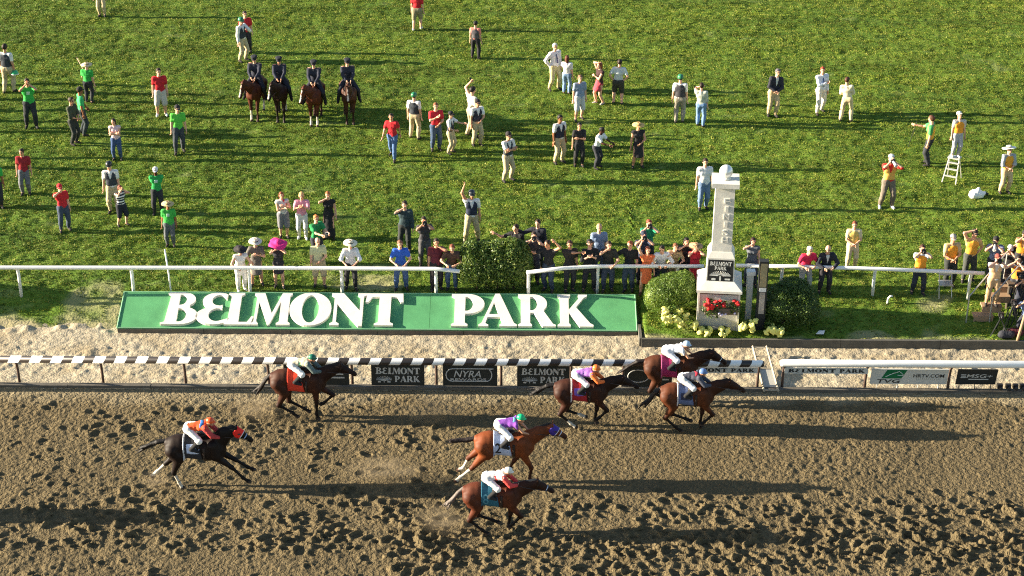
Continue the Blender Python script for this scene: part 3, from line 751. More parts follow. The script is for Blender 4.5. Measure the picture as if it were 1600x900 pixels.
# ------------------------------------------------------------------ plants
def leaf_cloud(n, sampler, size, seed, up=.3):
    r = np.random.default_rng(seed); P, Nn = sampler(r, n)
    d = r.normal(size=(n, 3)) * .75 + Nn; d /= np.linalg.norm(d, axis=1)[:, None]
    u = np.cross(d, r.normal(size=(n, 3))); u /= np.linalg.norm(u, axis=1)[:, None]; w = np.cross(d, u)
    s = size * r.uniform(.6, 1.4, (n, 1))
    V = np.stack([P - u * s, P + w * s * .5, P + u * s, P - w * s * .5], 1).reshape(-1, 3)
    return V, np.arange(4 * n).reshape(-1, 4)
def ball_sampler(parts):
    """parts: (centre, radii); leaves mostly near the surface with bumpy outline"""
    def f(r, n):
        k = r.integers(0, len(parts), n); c = np.array([p[0] for p in parts])[k]; rad = np.array([p[1] for p in parts])[k]
        d = r.normal(size=(n, 3)); d /= np.linalg.norm(d, axis=1)[:, None]; d[:, 2] = np.where(d[:, 2] < -.6, -d[:, 2], d[:, 2])
        q = r.uniform(.66, 1.03, (n, 1)) ** .5 * (1 + .05 * np.sin(9 * d[:, :1] + 3) * np.sin(8 * d[:, 1:2]) )
        return c + d * rad * q, d
    return f
def leaf_mat(c0, c1, c2):
    m, nt, b = node_mat('leaf'); N, L = nt.nodes, nt.links
    g = N.new('ShaderNodeNewGeometry'); cr = N.new('ShaderNodeValToRGB'); e = cr.color_ramp.elements
    e.new(.5)
    for q, p, c in zip(e, (.0, .5, 1), (c0, c1, c2)): q.position = p; q.color = (*c, 1)
    L.new(g.outputs['Random Per Island'], cr.inputs[0]); L.new(cr.outputs[0], b.inputs['Base Color'])
    b.inputs['Roughness'].default_value = .5
    tr = N.new('ShaderNodeBsdfTranslucent'); L.new(cr.outputs[0], tr.inputs[0]); mx = N.new('ShaderNodeMixShader'); mx.inputs[0].default_value = .3
    L.new(b.outputs[0], mx.inputs[1]); L.new(tr.outputs[0], mx.inputs[2]); L.new(mx.outputs[0], N['Material Output'].inputs[0])
    return m
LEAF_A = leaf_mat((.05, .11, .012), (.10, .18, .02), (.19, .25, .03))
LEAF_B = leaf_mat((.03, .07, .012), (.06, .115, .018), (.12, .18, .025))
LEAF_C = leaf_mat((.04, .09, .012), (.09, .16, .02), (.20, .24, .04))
STEM = mat((.07, .05, .03), .9)
def shrub(name, label, base, parts, n, size, leafm, seed, group=None):
    t = thing(name, label, 'bush', tuple(base), 0, group)
    V, F = leaf_cloud(n, ball_sampler(parts), size, seed)
    tag(link('foliage', mk_mesh('foliage', V, F), leafm, t), kind='stuff')
    c = MB(); rr = random.Random(seed)
    for p in parts:
        for k in range(3):
            e = V3(*p[0]) + V3(rr.uniform(-.4, .4) * p[1][0], rr.uniform(-.4, .4) * p[1][1], .2 * p[1][2])
            c.tube([V3(p[0][0] * .8, p[0][1], -.05), e * .55, e], [.035, .025, .012], 5)
    c.build('stems', STEM, t)
    V2, F2 = nets([prim(V3(*p[0]) - V3(p[1][0] * .3, 0, 0), V3(*p[0]) + V3(p[1][0] * .3, 0, 0), min(p[1]) * .64) for p in parts], .09, .1)
    link('inner_foliage', mk_mesh('core', V2, F2, True), leafm, t)
b0 = at(1046, 503)
shrub('clipped_bush', 'round clipped bright green bush left of the finish post', (b0[0], b0[1] + .5, b0[2]), [((-.26, 0, .62), (.54, .6, .64)), ((.10, 0, .78), (.6, .6, .64)), ((.42, 0, .94), (.46, .58, .54))], 20000, .022, LEAF_A, 1)
b0 = at(1236, 524)
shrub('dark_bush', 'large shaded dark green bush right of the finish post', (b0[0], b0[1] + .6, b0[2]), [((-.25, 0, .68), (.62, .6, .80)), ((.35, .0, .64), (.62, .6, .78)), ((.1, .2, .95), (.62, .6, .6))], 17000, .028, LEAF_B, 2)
b0 = at(772, 460)
shrub('leafy_hedge', 'leafy dark hedge clump in the gap of the turf rail', (b0[0], b0[1] + .3, b0[2]), [((-.72, 0, .80), (.50, .55, .95)), ((-.3, 0, .78), (.55, .55, .92)), ((.12, 0, .82), (.6, .55, .95)), ((.55, 0, .86), (.55, .55, .98)), ((.82, 0, .84), (.42, .5, .9))], 24000, .036, LEAF_C, 3)
for k, (px, py) in enumerate(((-150, 468), (-215, 480))):
    b0 = at(px, py)
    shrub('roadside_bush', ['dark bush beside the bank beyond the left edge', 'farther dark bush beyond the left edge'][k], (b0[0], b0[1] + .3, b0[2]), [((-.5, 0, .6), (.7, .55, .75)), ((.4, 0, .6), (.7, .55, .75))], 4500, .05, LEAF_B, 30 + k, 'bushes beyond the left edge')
def flowers(px, py, spread, n, col, label, seed, hz=.3, leafy=True):
    b0 = at(px, py); t = thing('flower_plant', label, 'flowers', (b0[0], b0[1] + .1, b0[2]), 0, 'flowers around the finish post')
    r = random.Random(seed)
    if leafy:
        V, F = leaf_cloud(150, ball_sampler([((0, .05, hz * .6), (spread * 1.0, .2, hz * .6))]), .05, seed)
        tag(link('foliage', mk_mesh('foliage', V, F), LEAF_C, t), kind='stuff')
    FM = mat(col, .8, .15, 12, .3)
    for k in range(int(n * 1.7)):
        c = V3(r.uniform(-spread, spread), r.uniform(-.22, .06), r.uniform(.3, 1.1) * hz)
        rad = r.uniform(.085, .13); pr = []
        for q in range(9):
            d = nrm(V3(r.gauss(0, 1), r.gauss(0, 1), r.gauss(.3, .8))); pr.append(prim(c + d * rad * .65, c + d * rad * .65, rad * .45))
        V, F = nets(pr, .03, .015); link('flower_head', mk_mesh('flower_head', V, F, True), FM, t)
YEL = (.76, .74, .20)
flowers(1050, 517, .28, 9, YEL, 'tall pale yellow flower clump left of the finish post', 1, .68)
flowers(1072, 521, .30, 8, YEL, 'pale yellow flowers in front of the clipped bush', 2, .48)
flowers(1100, 524, .22, 5, YEL, 'low yellow flower tuft at the left foot of the finish post', 3, .16)
flowers(1131, 525, .16, 4, YEL, 'small yellow flower tuft before the middle of the finish post', 4, .18)
flowers(1169, 525, .22, 6, YEL, 'yellow flowers with green leaves before the slim dark post', 5, .42)
flowers(1202, 523, .14, 3, YEL, 'few yellow flowers on leafy stems right of the slim dark post', 6, .40)
flowers(1217, 525, .16, 4, YEL, 'rightmost yellow flower tuft below the dark bush', 7, .26)
# red flower box on the finish post
fx = thing('flower_box', 'box of red geraniums hung on the finish post', 'flowers', (fb[0], fb[1] - .12, fb[2] + .62))
MB().box((.02, 0, .10), (1.0, .22, .2)).build('planter', mat((.16, .12, .09), .8), fx)
V, F = leaf_cloud(900, ball_sampler([((-.3, -.02, .22), (.32, .2, .26)), ((.15, -.02, .2), (.42, .2, .24)), ((.45, -.02, .2), (.2, .2, .2)), ((-.25, -.1, .02), (.2, .1, .22))]), .035, 9)
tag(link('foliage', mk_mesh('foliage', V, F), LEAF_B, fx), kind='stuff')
r_ = random.Random(4)
for k in range(17):
    c = V3(r_.choice([r_.uniform(-.5, -.05), r_.uniform(-.2, .25), r_.uniform(.4, .65)]), r_.uniform(-.16, .04), r_.uniform(.22, .48)); rad = r_.uniform(.05, .085)
    V, F = nets([prim(c + V3(r_.gauss(0, .5), r_.gauss(0, .5), r_.gauss(0, .4)) * rad, c, rad * .6) for _ in range(5)], .028, .015)
    link('flower_head', mk_mesh('flower_head', V, F, True), mat((.62, .02, .025), .7, .15, 12, .2), fx)
for k in range(6):
    c = V3(r_.uniform(-.3, .5), -.18, r_.uniform(.0, .16)); V, F = nets([prim(c, c + V3(.02, 0, .02), .035)], .022, .01)
    link('pale_flower', mk_mesh('pale_flower', V, F, True), mat((.5, .45, .6), .7), fx)

# ================================================================== PEOPLE
SKIN = [srgb(222, 170, 140), srgb(205, 150, 118), srgb(150, 98, 68), srgb(88, 55, 40)]
SKINM = mat((.5, .4, .3), .55, .06, 14, .05, .35, attr=True)
UP = V3(0, 0, 1)
def rot_x(v, a):   # tilt forward (towards -y) by a
    c, s = math.cos(a), math.sin(a)
    return V3(v[0], v[1] * c - v[2] * s, v[1] * s + v[2] * c)
def ik(a, t, l1, l2, pole):
    d = t - a; L = np.linalg.norm(d)
    if L > (l1 + l2) * .995: t = a + d / L * (l1 + l2) * .995; d = t - a; L = np.linalg.norm(d)
    u = d / (L + 1e-9); x = (l1 * l1 - l2 * l2 + L * L) / (2 * L); h = math.sqrt(max(0, l1 * l1 - x * x))
    p = pole - u * np.dot(pole, u); return a + u * x + nrm(p) * h, t
# hand targets in body heights: (position relative to the pelvis in the torso frame | absolute), elbow direction
HANDS = {
 'd':  ('g', (.045, -.02, -.325), (.3, .9, -.1)),
 'df': ('g', (.06, -.13, -.29), (.3, .9, -.1)),
 'db': ('g', (.05, .10, -.30), (.3, .9, 0)),
 'hip': ('t', (.105, .01, .02), (1, .5, 0)),
 'cam': ('t', (.035, -.115, .395), (.75, -.1, -.7)),
 'face': ('t', (.02, -.10, .37), (.9, -.2, -.5)),
 'fold': ('t', (-.04, -.115, .17), (.7, -.1, -.7)),
 'chest': ('t', (.02, -.15, .235), (.8, 0, -.6)),
 'belt': ('t', (.02, -.13, .06), (.8, .3, -.3)),
 'rail': ('a', (.085, -.20, .595), (.8, .7, .1)),
 'up': ('t', (.13, -.04, .58), (1, .2, 0)),
 'wave': ('t', (.17, -.08, .50), (1, .2, 0)),
 'out': ('t', (.36, -.12, .29), (0, .2, -1)),
 'across': ('t', (-.20, -.20, .31), (.2, -.6, -.7)),
 'fwd': ('t', (.07, -.30, .22), (.4, 0, -1)),
 'back': ('t', (-.02, .11, .01), (1, .6, 0)),
 'head': ('t', (.04, -.02, .46), (1, -.2, .1)),
}
def joints(H, arms=('d', 'd'), lean=0, side=0, stance=.07, stride=0.0, hp=0, hy=0, squat=0.0, w=1.0):
    J = {'H': H}
    pel = V3(0, 0, .515 - squat)
    L = R(lean)
    pel = pel + V3(0, .10 * math.sin(L), 0)
    sp = nrm(V3(math.sin(R(side)), -math.sin(L), math.cos(L) * math.cos(R(side)))); lat = nrm(V3(1, 0, 0) - sp * sp[0]); fw = np.cross(lat, sp)
    J.update(pel=pel, sp=sp, lat=lat, fw=fw)
    hu = nrm(sp * .45 + UP * .75 + V3(0, -.15 * math.sin(R(hp)), 0)); a = R(hy)
    hl = nrm(V3(math.cos(a), math.sin(a), 0) - hu * np.dot(V3(math.cos(a), math.sin(a), 0), hu)); hf = np.cross(hl, hu)
    c, s = math.cos(R(hp)), math.sin(R(hp)); hf, hu = hf * c - hu * s, hu * c + hf * s
    J.update(hu=hu, hl=hl, hf=hf, neck=pel + sp * .31); J['head'] = J['neck'] + hu * .10 + hf * .015
    shc = pel + sp * .277
    J['sh'] = []; J['el'] = []; J['ha'] = []; J['hip'] = []; J['kn'] = []; J['an'] = []; J['toe'] = []
    for i, s in enumerate((-1, 1)):
        sh = shc + lat * (.099 * s * w); kind, tg, pole = HANDS[arms[i]]
        tg = V3(tg[0] * s, tg[1], tg[2]); pole = V3(pole[0] * s, pole[1], pole[2])
        if kind == 'g': t = sh + tg
        elif kind == 'a': t = tg
        else: t = pel + lat * tg[0] - fw * tg[1] + sp * tg[2]
        el, t = ik(sh, t, .175, .15, pole)
        J['sh'].append(sh); J['el'].append(el); J['ha'].append(t)
        hip = pel + V3(s * .05, 0, -.012); an = V3(s * stance, stride * s + .02, .038)
        kn, an = ik(hip, an, .245, .245, V3(s * .15, -1, 0))
        J['hip'].append(hip); J['kn'].append(kn); J['an'].append(an); J['toe'].append(an + V3(s * .02, -.085, -.02))
    return J
def scale_J(J):
    H = J['H']
    for k in ('pel', 'neck', 'head'): J[k] = J[k] * H
    for k in ('sh', 'el', 'ha', 'hip', 'kn', 'an', 'toe'): J[k] = [p * H for p in J[k]]
    return J
def torso_prims(J, st=1.0, fem=False):
    H = J['H']; p, sp, lat, fw = J['pel'], J['sp'], J['lat'], J['fw']
    b = max(1, st) ; q = lambda s, l, f=0: p + (sp * s + lat * l + fw * f) * H
    ch = .038 if fem else .048
    P = [prim(q(-.005, -.035), q(-.005, .035), .068 * H * st, None, fw, .86),
         prim(q(.02, -.022, .006 * b), q(.10, -.022, .008 * b), .064 * H * st, .058 * H * st, fw, .84), prim(q(.02, .022, .006 * b), q(.10, .022, .008 * b), .064 * H * st, .058 * H * st, fw, .84),
         prim(q(.10, 0), q(.19, 0), .068 * H * st, .075 * H, fw, .78),
         prim(q(.205, -ch), q(.205, ch), .062 * H, None, fw, .86), prim(q(.262, -.05), q(.262, .05), .040 * H, None, fw, .85),
         prim(q(.27, 0), J['neck'], .05 * H, .034 * H)]
    if fem: P += [prim(q(.205, -.032, .045), q(.205, -.032, .045), .034 * H), prim(q(.205, .032, .045), q(.205, .032, .045), .034 * H)]
    for s in (0, 1): P.append(prim(q(.268, 0) * .25 + J['sh'][s] * .75, J['sh'][s], .040 * H, .036 * H))
    return P
def arm_prims(J, s, t0=0.0, t1=2.0):
    H = J['H']; sh, el, ha = J['sh'][s], J['el'][s], J['ha'][s]; P = []
    P.append(prim(sh, sh + (el - sh) * min(t1, 1), .034 * H, (.034 - .009 * min(t1, 1)) * H))
    if t1 > 1: P.append(prim(el, el + (ha - el) * (t1 - 1), .025 * H, (.025 - .008 * (t1 - 1)) * H))
    return P
def leg_prims(J, s, t1=2.0):
    H = J['H']; hp, kn, an = J['hip'][s], J['kn'][s], J['an'][s]; P = []
    P.append(prim(hp, hp + (kn - hp) * min(t1, 1), .056 * H, (.056 - .020 * min(1, t1)) * H))
    if t1 > 1:
        m = kn + (an - kn) * .35 * min(1, (t1 - 1) / .35)
        P.append(prim(kn, m, .034 * H, .036 * H))
        if t1 > 1.35: P.append(prim(m, kn + (an - kn) * (t1 - 1), .035 * H, (.035 - .012 * (t1 - 1)) * H))
    return P
def head_prims(J):
    H = J['H']; h, hu, hf, hl = J['head'], J['hu'], J['hf'], J['hl']; q = lambda a, b, c: h + (hu * a + hf * b + hl * c) * H
    return [prim(q(.018, -.008, 0), q(.022, .006, 0), .052 * H, None, hl, .86), prim(q(-.01, .018, 0), q(-.048, .026, 0), .040 * H, .026 * H, hl, .9),
            prim(J['neck'] - J['sp'] * .02 * H, q(-.02, -.012, 0), .033 * H, .032 * H), prim(q(.002, .052, 0), q(-.014, .062, 0), .006 * H, .010 * H),
            prim(q(.0, -.002, -.044), q(-.012, 0, -.045), .009 * H), prim(q(.0, -.002, .044), q(-.012, 0, .045), .009 * H)]
def hand_mesh(J, s):
    """palm, four bent fingers of different lengths and a thumb"""
    H = J['H']; el, ha = J['el'][s], J['ha'][s]; d = nrm(ha - el); sg = -1 if s == 0 else 1
    side = np.cross(d, J['lat'] * 1.0 + 1e-3); side = nrm(side) if np.linalg.norm(side) > .2 else nrm(np.cross(d, UP)); n = np.cross(d, side)
    V = []; F = []
    def seg(a, b, w0, w1, t0, t1, x):
        y = nrm(np.cross(nrm(b - a), x)); k = len(V)
        for p, w, t in ((a, w0, t0), (b, w1, t1)):
            for i, j in ((-1, -1), (1, -1), (1, 1), (-1, 1)): V.append(p + x * i * w + y * j * t)
        F.extend([(k, k + 1, k + 5, k + 4), (k + 1, k + 2, k + 6, k + 5), (k + 2, k + 3, k + 7, k + 6), (k + 3, k, k + 4, k + 7), (k + 4, k + 5, k + 6, k + 7), (k + 3, k + 2, k + 1, k)])
    u = H
    seg(ha - d * .012 * u, ha + d * .05 * u, .013 * u, .023 * u, .011 * u, .008 * u, side)
    for i, ln in enumerate((.040, .046, .043, .034)):
        a = ha + d * .047 * u + side * (-.017 + .0115 * i) * u; m = a + (d * .9 + n * .35) * ln * .5 * u; b = m + (d * .5 + n * .8) * ln * .5 * u
        seg(a, m, .0055 * u, .005 * u, .006 * u, .0055 * u, side); seg(m, b, .005 * u, .004 * u, .0055 * u, .0035 * u, side)
    a = ha + d * .012 * u - side * .014 * u; m = a + (d * .6 - side * .7 + n * .2) * .024 * u; b = m + (d * .9 - side * .1 + n * .3) * .022 * u
    seg(a, m, .008 * u, .0065 * u, .008 * u, .006 * u, n); seg(m, b, .0065 * u, .0045 * u, .006 * u, .004 * u, n)
    return np.array(V), np.array(F)
def cloth(c, **k):
    c = srgb(*c) if max(c) > 1 else c
    return mat(tuple(.02 + .82 * x for x in c), .88, .20, 7, .55, .15, sheen=.0)
def dome_hat(J, root, name, m, kind):
    H = J['H']; h, hu, hf, hl = J['head'], J['hu'], J['hf'], J['hl']
    base = h + (hu * (.030 if kind != 'helmet' else .022) - hf * .004) * H
    ring = lambda r, z, n=16, el=1.14: [base + (hl * math.cos(2 * math.pi * k / n) * r + hf * math.sin(2 * math.pi * k / n) * r * el + hu * z) * H for k in range(n)]
    n = 16; b = MB(); V = []; F = []
    prof = {'cap': [(.051, -.008), (.053, .008), (.048, .030), (.033, .045), (.012, .051), (.001, .052)],
            'helmet': [(.060, -.016), (.062, -.004), (.060, .018), (.050, .042), (.030, .057), (.010, .062), (.001, .063)],
            'brim': [(.128, -.006), (.122, .000), (.056, .004), (.053, .020), (.046, .042), (.030, .050), (.012, .044), (.001, .043)],
            'big': [(.185, -.022), (.175, .004), (.130, .022), (.060, .014), (.057, .040), (.045, .062), (.02, .068), (.001, .069)],
            'peak': [(.058, -.006), (.056, .012), (.074, .034), (.066, .046), (.03, .050), (.001, .051)]}[kind]
    for r, z in prof: V += ring(r, z + (0.0 if kind not in ('brim', 'big') else 0))
    if kind in ('brim', 'big'):
        V = [np.asarray(v) + hu * ((.006 if kind == 'brim' else .024) * H * math.sin(3 * i * 2 * math.pi / n + 1) if i < 2 * n else 0) for i, v in enumerate(V)]
    for i in range(len(prof) - 1):
        for k in range(n):
            a, c = i * n + k, i * n + (k + 1) % n; F.append((a, c, c + n, a + n))
    b.add(V, F)
    if kind in ('cap', 'peak', 'helmet'):
        ln = {'cap': .052, 'peak': .036, 'helmet': .028}[kind]; A = []; r0 = prof[0][0] - .002
        for k in range(9):
            a = R(20 + 140 * k / 8); c_, s_ = math.cos(a), math.sin(a)
            A.append(base + (hl * c_ * r0 + hf * s_ * r0 * 1.12 + hu * -.004) * H)
            A.append(base + (hl * c_ * r0 * 1.02 + hf * (s_ * r0 * 1.12 + ln * math.sin(R(180 * k / 8)) ** .6) + hu * (-.018)) * H)
        b.add(A, [(2 * k, 2 * k + 1, 2 * k + 3, 2 * k + 2) for k in range(8)])
    o = b.build(name, m, root, True)
    if kind == 'brim':
        bb = MB(); A = ring(.0585, .004) + ring(.0565, .020); bb.add(A, [(k, (k + 1) % n, n + (k + 1) % n, n + k) for k in range(n)]); bb.build('hat_band', mat((.04, .035, .03), .8), o, True)
    return o
STATS = [0]
def dress_person(root, J, skin=0, top=None, sl='s', bot=None, bk='t', hat=None, hc=(40, 40, 40), hair=(45, 32, 24), hl='s', vest=None, vo=True, jacket=False, st=1.0, fem=False,
                 shoe=(40, 36, 34), tie=None, hv=.043, logo=None):
    H = J['H']; torso = torso_prims(J, st, fem); sk = SKIN[skin]
    legs = leg_prims(J, 0) + leg_prims(J, 1); arms = arm_prims(J, 0) + arm_prims(J, 1)
    feet = [prim(J['an'][s], J['toe'][s], .024 * H, .018 * H) for s in (0, 1)]
    V, F = nets(torso + legs + arms + head_prims(J) + feet, hv, .02, fine=(J['head'], .072 * H, .0195))
    C = np.tile(np.array(sk), (len(V), 1)) * .9
    q = lambda a, b, c: J['head'] + (J['hu'] * a + J['hf'] * b + J['hl'] * c) * H
    for e in (-.019, .019):
        C[np.linalg.norm(V - q(.006, .047, e), axis=1) < .012 * H] = (.03, .022, .02)
    C[np.linalg.norm((V - q(-.036, .050, 0)), axis=1) < .012 * H] *= np.array((.75, .42, .42))
    Fs = [F]; Vs = [V]; n = len(V)
    for s in (0, 1):
        hv_, hf_ = hand_mesh(J, s); Vs.append(hv_); Fs.append(hf_ + n); n += len(hv_)
    V = np.concatenate(Vs); F = np.concatenate(Fs); C = np.concatenate([C, np.tile(np.array(sk) * .95, (n - len(C), 1))])
    link('body', mk_mesh('body', V, F, True, C), SKINM, root)
    pel, sp, fw, lat = J['pel'], J['sp'], J['fw'], J['lat']
    # lower garment
    if bk in ('t', 'b'):
        tl = 1.15 if bk == 'b' else 1.9; P = fat(leg_prims(J, 0, tl) + leg_prims(J, 1, tl) + torso[:2], .011 * H); V, F = nets(P, .0355, .025, [] if bk == 'b' else [(pel + sp * .055 * H, sp)], wrinkle=.011)
        link('trousers', mk_mesh('trousers', V, F, True), cloth(bot), root)
    elif bk == 's':
        P = fat(leg_prims(J, 0, .97) + leg_prims(J, 1, .97), .019 * H) + fat(torso[:2], .012 * H); V, F = nets(P, .032, .025, [(pel + sp * .055 * H, sp)], wrinkle=.005)
        link('shorts', mk_mesh('shorts', V, F, True), cloth(bot), root)
    elif bk in ('k', 'kl', 'ks'):
        ln = {'k': .24, 'ks': .17, 'kl': .43}[bk]; c = (J['kn'][0] + J['kn'][1]) / 2
        c = V3(c[0], c[1], pel[2] - ln * H); P = [prim(pel + sp * .03 * H, c, .082 * H, .105 * H if bk != 'kl' else .135 * H, fw, .95)] + fat(torso[:2], .01 * H)
        V, F = nets(P, .032, .03, [(pel + sp * .07 * H, sp), (c, -UP)], wrinkle=.012)
        link('skirt', mk_mesh('skirt', V, F, True), cloth(bot), root)
    # upper garment
    if top is not None:
        t1 = {'s': .62, 'l': 1.93, 'n': 0.08, 'e': 1.15}[sl]
        P = fat(torso, .0095 * H)
        for s in (0, 1): P += fat(arm_prims(J, s, 0, t1), (.012 if sl != 'n' else .004) * H)
        V, F = nets(P, .0345, .022, [(pel - sp * (.035 if not jacket else .085) * H, -sp), (J['neck'] + sp * .005 * H, sp)], wrinkle=.011)
        link('jacket' if jacket else 'shirt', mk_mesh('shirt', V, F, True), cloth(top), root)
    if jacket:   # shirt front and lapel opening
        P = fat(torso[3:7], .0155 * H)
        cv = lambda X, Y, Z: np.abs((X - pel[0]) * lat[0] + (Y - pel[1]) * lat[1] + (Z - pel[2]) * lat[2]) - .004 * H - .16 * ((X - pel[0]) * sp[0] + (Y - pel[1]) * sp[1] + (Z - pel[2]) * sp[2] - .12 * H)
        V, F = nets(P, .022, .02, [(pel + sp * .12 * H, -sp), (J['neck'], sp), (pel + fw * .02 * H, -fw)], carve=cv)
        if len(F): link('shirt_front', mk_mesh('shirt_front', V, F, True), cloth((225, 222, 215)), root)
    if vest is not None:
        P = fat(torso[1:7], .019 * H)
        cv = None
        if vo: cv = lambda X, Y, Z: np.where(((X - pel[0]) * fw[0] + (Y - pel[1]) * fw[1] + (Z - pel[2]) * fw[2]) > .02 * H, .006 * H + .28 * ((X - pel[0]) * sp[0] + (Y - pel[1]) * sp[1] + (Z - pel[2]) * sp[2] - .17 * H) - np.abs((X - pel[0]) * lat[0] + (Y - pel[1]) * lat[1] + (Z - pel[2]) * lat[2]), -1.0)
        V, F = nets(P, .030, .022, [(pel + sp * .03 * H, -sp), (J['neck'] - sp * .02 * H, sp), (pel + lat * .10 * H * max(1, st), lat), (pel - lat * .10 * H * max(1, st), -lat)], carve=cv)
        link('vest', mk_mesh('vest', V, F, True), cloth(vest), root)
    if logo is not None:
        V, F = nets(fat(torso[3:5], .0135 * H), .018, .02, [(pel + sp * .24 * H, sp), (pel + sp * .17 * H, -sp), (pel + lat * .035 * H, lat), (pel - lat * .035 * H, -lat), (pel + fw * .03 * H, -fw)])
        if len(F): link('chest_print', mk_mesh('chest_print', V, F, True), cloth(logo), root)
    if tie is not None:
        b = MB(); a = J['neck'] - sp * .02 * H + fw * .045 * H; c = pel + sp * .09 * H + fw * .095 * H * st; m = pel + sp * .2 * H + fw * .088 * H
        for p0, p1, w0, w1 in ((a, m, .006, .012), (m, c, .012, .016)):
            b.add([p0 - lat * w0 * H, p1 - lat * w1 * H, p1 + lat * w1 * H, p0 + lat * w0 * H], [(0, 1, 2, 3)])
        b.build('tie', cloth(tie), root)
    # boots / shoes
    for s in (0, 1):
        if bk == 'b':
            P = [prim(J['an'][s] + (J['kn'][s] - J['an'][s]) * .85, J['an'][s], .046 * H, .034 * H), prim(J['an'][s], J['toe'][s], .036 * H, .028 * H)]
        else: P = [prim(J['an'][s] - V3(0, 0, .006 * H), J['toe'][s], .029 * H, .024 * H)]
        V, F = nets(P, .026, .015); link('boot' if bk == 'b' else 'shoe', mk_mesh('shoe', V, F, True), cloth(shoe), root)
    # hair, hat
    if hair is not None:
        hp_ = head_prims(J)[:1]; P = fat(hp_, .007 * H)
        cl = [(q(.028, .036, 0), nrm(J['hf'] * .85 - J['hu'] * .55)), (q(-.035, 0, 0), nrm(-J['hu'] + J['hf'] * .4))]
        if hl == 'l':
            P += [prim(q(0, -.03, 0), q(-.09, -.038, 0), .045 * H, .04 * H, J['hf'], .7), prim(q(-.08, -.04, 0), q(-.15, -.05, .0), .04 * H, .022 * H, J['hf'], .7),
                  prim(q(.0, -.006, -.04), q(-.085, -.006, -.05), .02 * H, .018 * H), prim(q(.0, -.006, .04), q(-.085, -.006, .05), .02 * H, .018 * H)]
            cl = cl[:1]
        V, F = nets(P, .0235, .014, cl, wrinkle=.004)
        if len(F): link('hair', mk_mesh('hair', V, F, True), mat(srgb(*hair), .6, .25, 20, .3), root)
    if hat:
        dome_hat(J, root, {'cap': 'cap', 'peak': 'cap', 'helmet': 'helmet', 'brim': 'hat', 'big': 'hat'}[hat], cloth(hc) if hat != 'helmet' else mat(tuple(.8 * x for x in srgb(*hc)), .35, .05, 6, 0, .5), hat)
    STATS[0] += 1
def P(px, py, hy, face, label, H=None, arms=('d', 'd'), lean=0, side=0, stance=.07, stride=0.0, hp=0, hyaw=0, squat=0, base=None, w=1.0, **k):
    """person whose feet are at photo point (px, py) and whose crown reaches row hy; face = turn from facing the grandstand"""
    g = at(px, py - 1.5) if base is None else np.array(base, float)
    if H is None:
        lo, hi = 1.5, 2.02
        for _ in range(20):
            m = (lo + hi) / 2
            if proj(g + V3(0, 0, m))[1] > hy: lo = m
            else: hi = m
        H = lo
    jr = random.Random(int(px * 7 + py)); hyaw += jr.uniform(-22, 22); side += jr.uniform(-3, 3); stance *= jr.uniform(.8, 1.35); stride += jr.uniform(-.035, .035)
    root = thing('person', label, 'person', tuple(g), R(face))
    J = scale_J(joints(H, arms, lean, side, stance, stride, hp, hyaw, squat, w))
    dress_person(root, J, **k)
    return root, J, g, R(face)
def held(root_info, pt):
    """world position of a point given in a person's own frame"""
    _, J, g, a = root_info
    return g + V3(pt[0] * math.cos(a) - pt[1] * math.sin(a), pt[0] * math.sin(a) + pt[1] * math.cos(a), pt[2])
CAMB = mat((.02, .02, .022), .4, .1)
def camera_in_hands(info, label, big=False, col=None):
    J = info[1]; c = (J['ha'][0] + J['ha'][1]) / 2 + J['hf'] * .02 * J['H'] + V3(0, 0, .04)
    w = held(info, c); t = thing('photo_camera', label, 'camera', tuple(w), info[3])
    MB().box((0, 0, 0), (.14, .07, .10)).box((0, 0, .06), (.06, .06, .04)).build('camera_body', CAMB, t)
    n = .38 if big else .10
    b = MB(); b.lathe([(.0, 0), (.034, 0), (.04, .02), (.042 if not big else .06, n), (.03, n + .005), (.0, n - .01)], (0, 0, 0), 12)
    b.V = [(v[0], -.03 - v[2], v[1]) for v in b.V]; b.build('lens', mat((.45, .45, .43), .5) if big else CAMB, t, True)

KHAKI, GREYK = (196, 178, 140), (150, 142, 125); JEAN = (70, 95, 135); DK = (38, 40, 46); GRN = (52, 178, 72); RED = (205, 28, 40); WH = (238, 236, 232)
VEST = (52, 58, 66); GH = (45, 125, 85); ORG = (250, 165, 40); CREAM = (232, 214, 170)
# --- infield, left
P(160, 27, -60, 0, 'person in khaki trousers cut off by the top edge', H=1.85, top=WH, sl='s', bot=KHAKI, stance=.06)
P(386, 84, 17, 10, 'man in red polo standing half behind a security guard', top=RED, bot=DK, skin=0)
P(380, 97, 27, 60, 'green-capped security guard in grey vest before the man in red polo', top=WH, sl='l', vest=VEST, bot=KHAKI, hat='helmet', hc=GH, arms=('d', 'chest'))
i4 = P(15, 146, 65, 172, 'guard in dark vest at far left edge, holding his helmet', top=WH, vest=VEST, bot=KHAKI, skin=1, stride=.05, st=1.1)
P(50, 201, 122, 15, 'person in green T-shirt by the left edge, both hands up at face', top=GRN, bot=DK, arms=('cam', 'cam'), skin=1, st=1.1, shoe=(30, 30, 30), logo=(185, 220, 195))
i6 = P(140, 162, 98, 175, 'worker in green T-shirt and straw hat carrying a long pole', top=GRN, bot=DK, hat='brim', hc=(225, 200, 160), arms=('d', 'belt'))
P(131, 212, 136, 110, 'tall man in green T-shirt and dark cap beside the olive-clad man', top=(60, 190, 110), sl='s', bot=(45, 55, 60), hat='cap', hc=(25, 25, 28), arms=('d', 'df'), skin=2)
P(117, 227, 152, 70, 'man in dark olive clothes beside the tall green T-shirt', top=(62, 68, 48), sl='e', bot=(45, 48, 44), skin=1, arms=('belt', 'belt'))
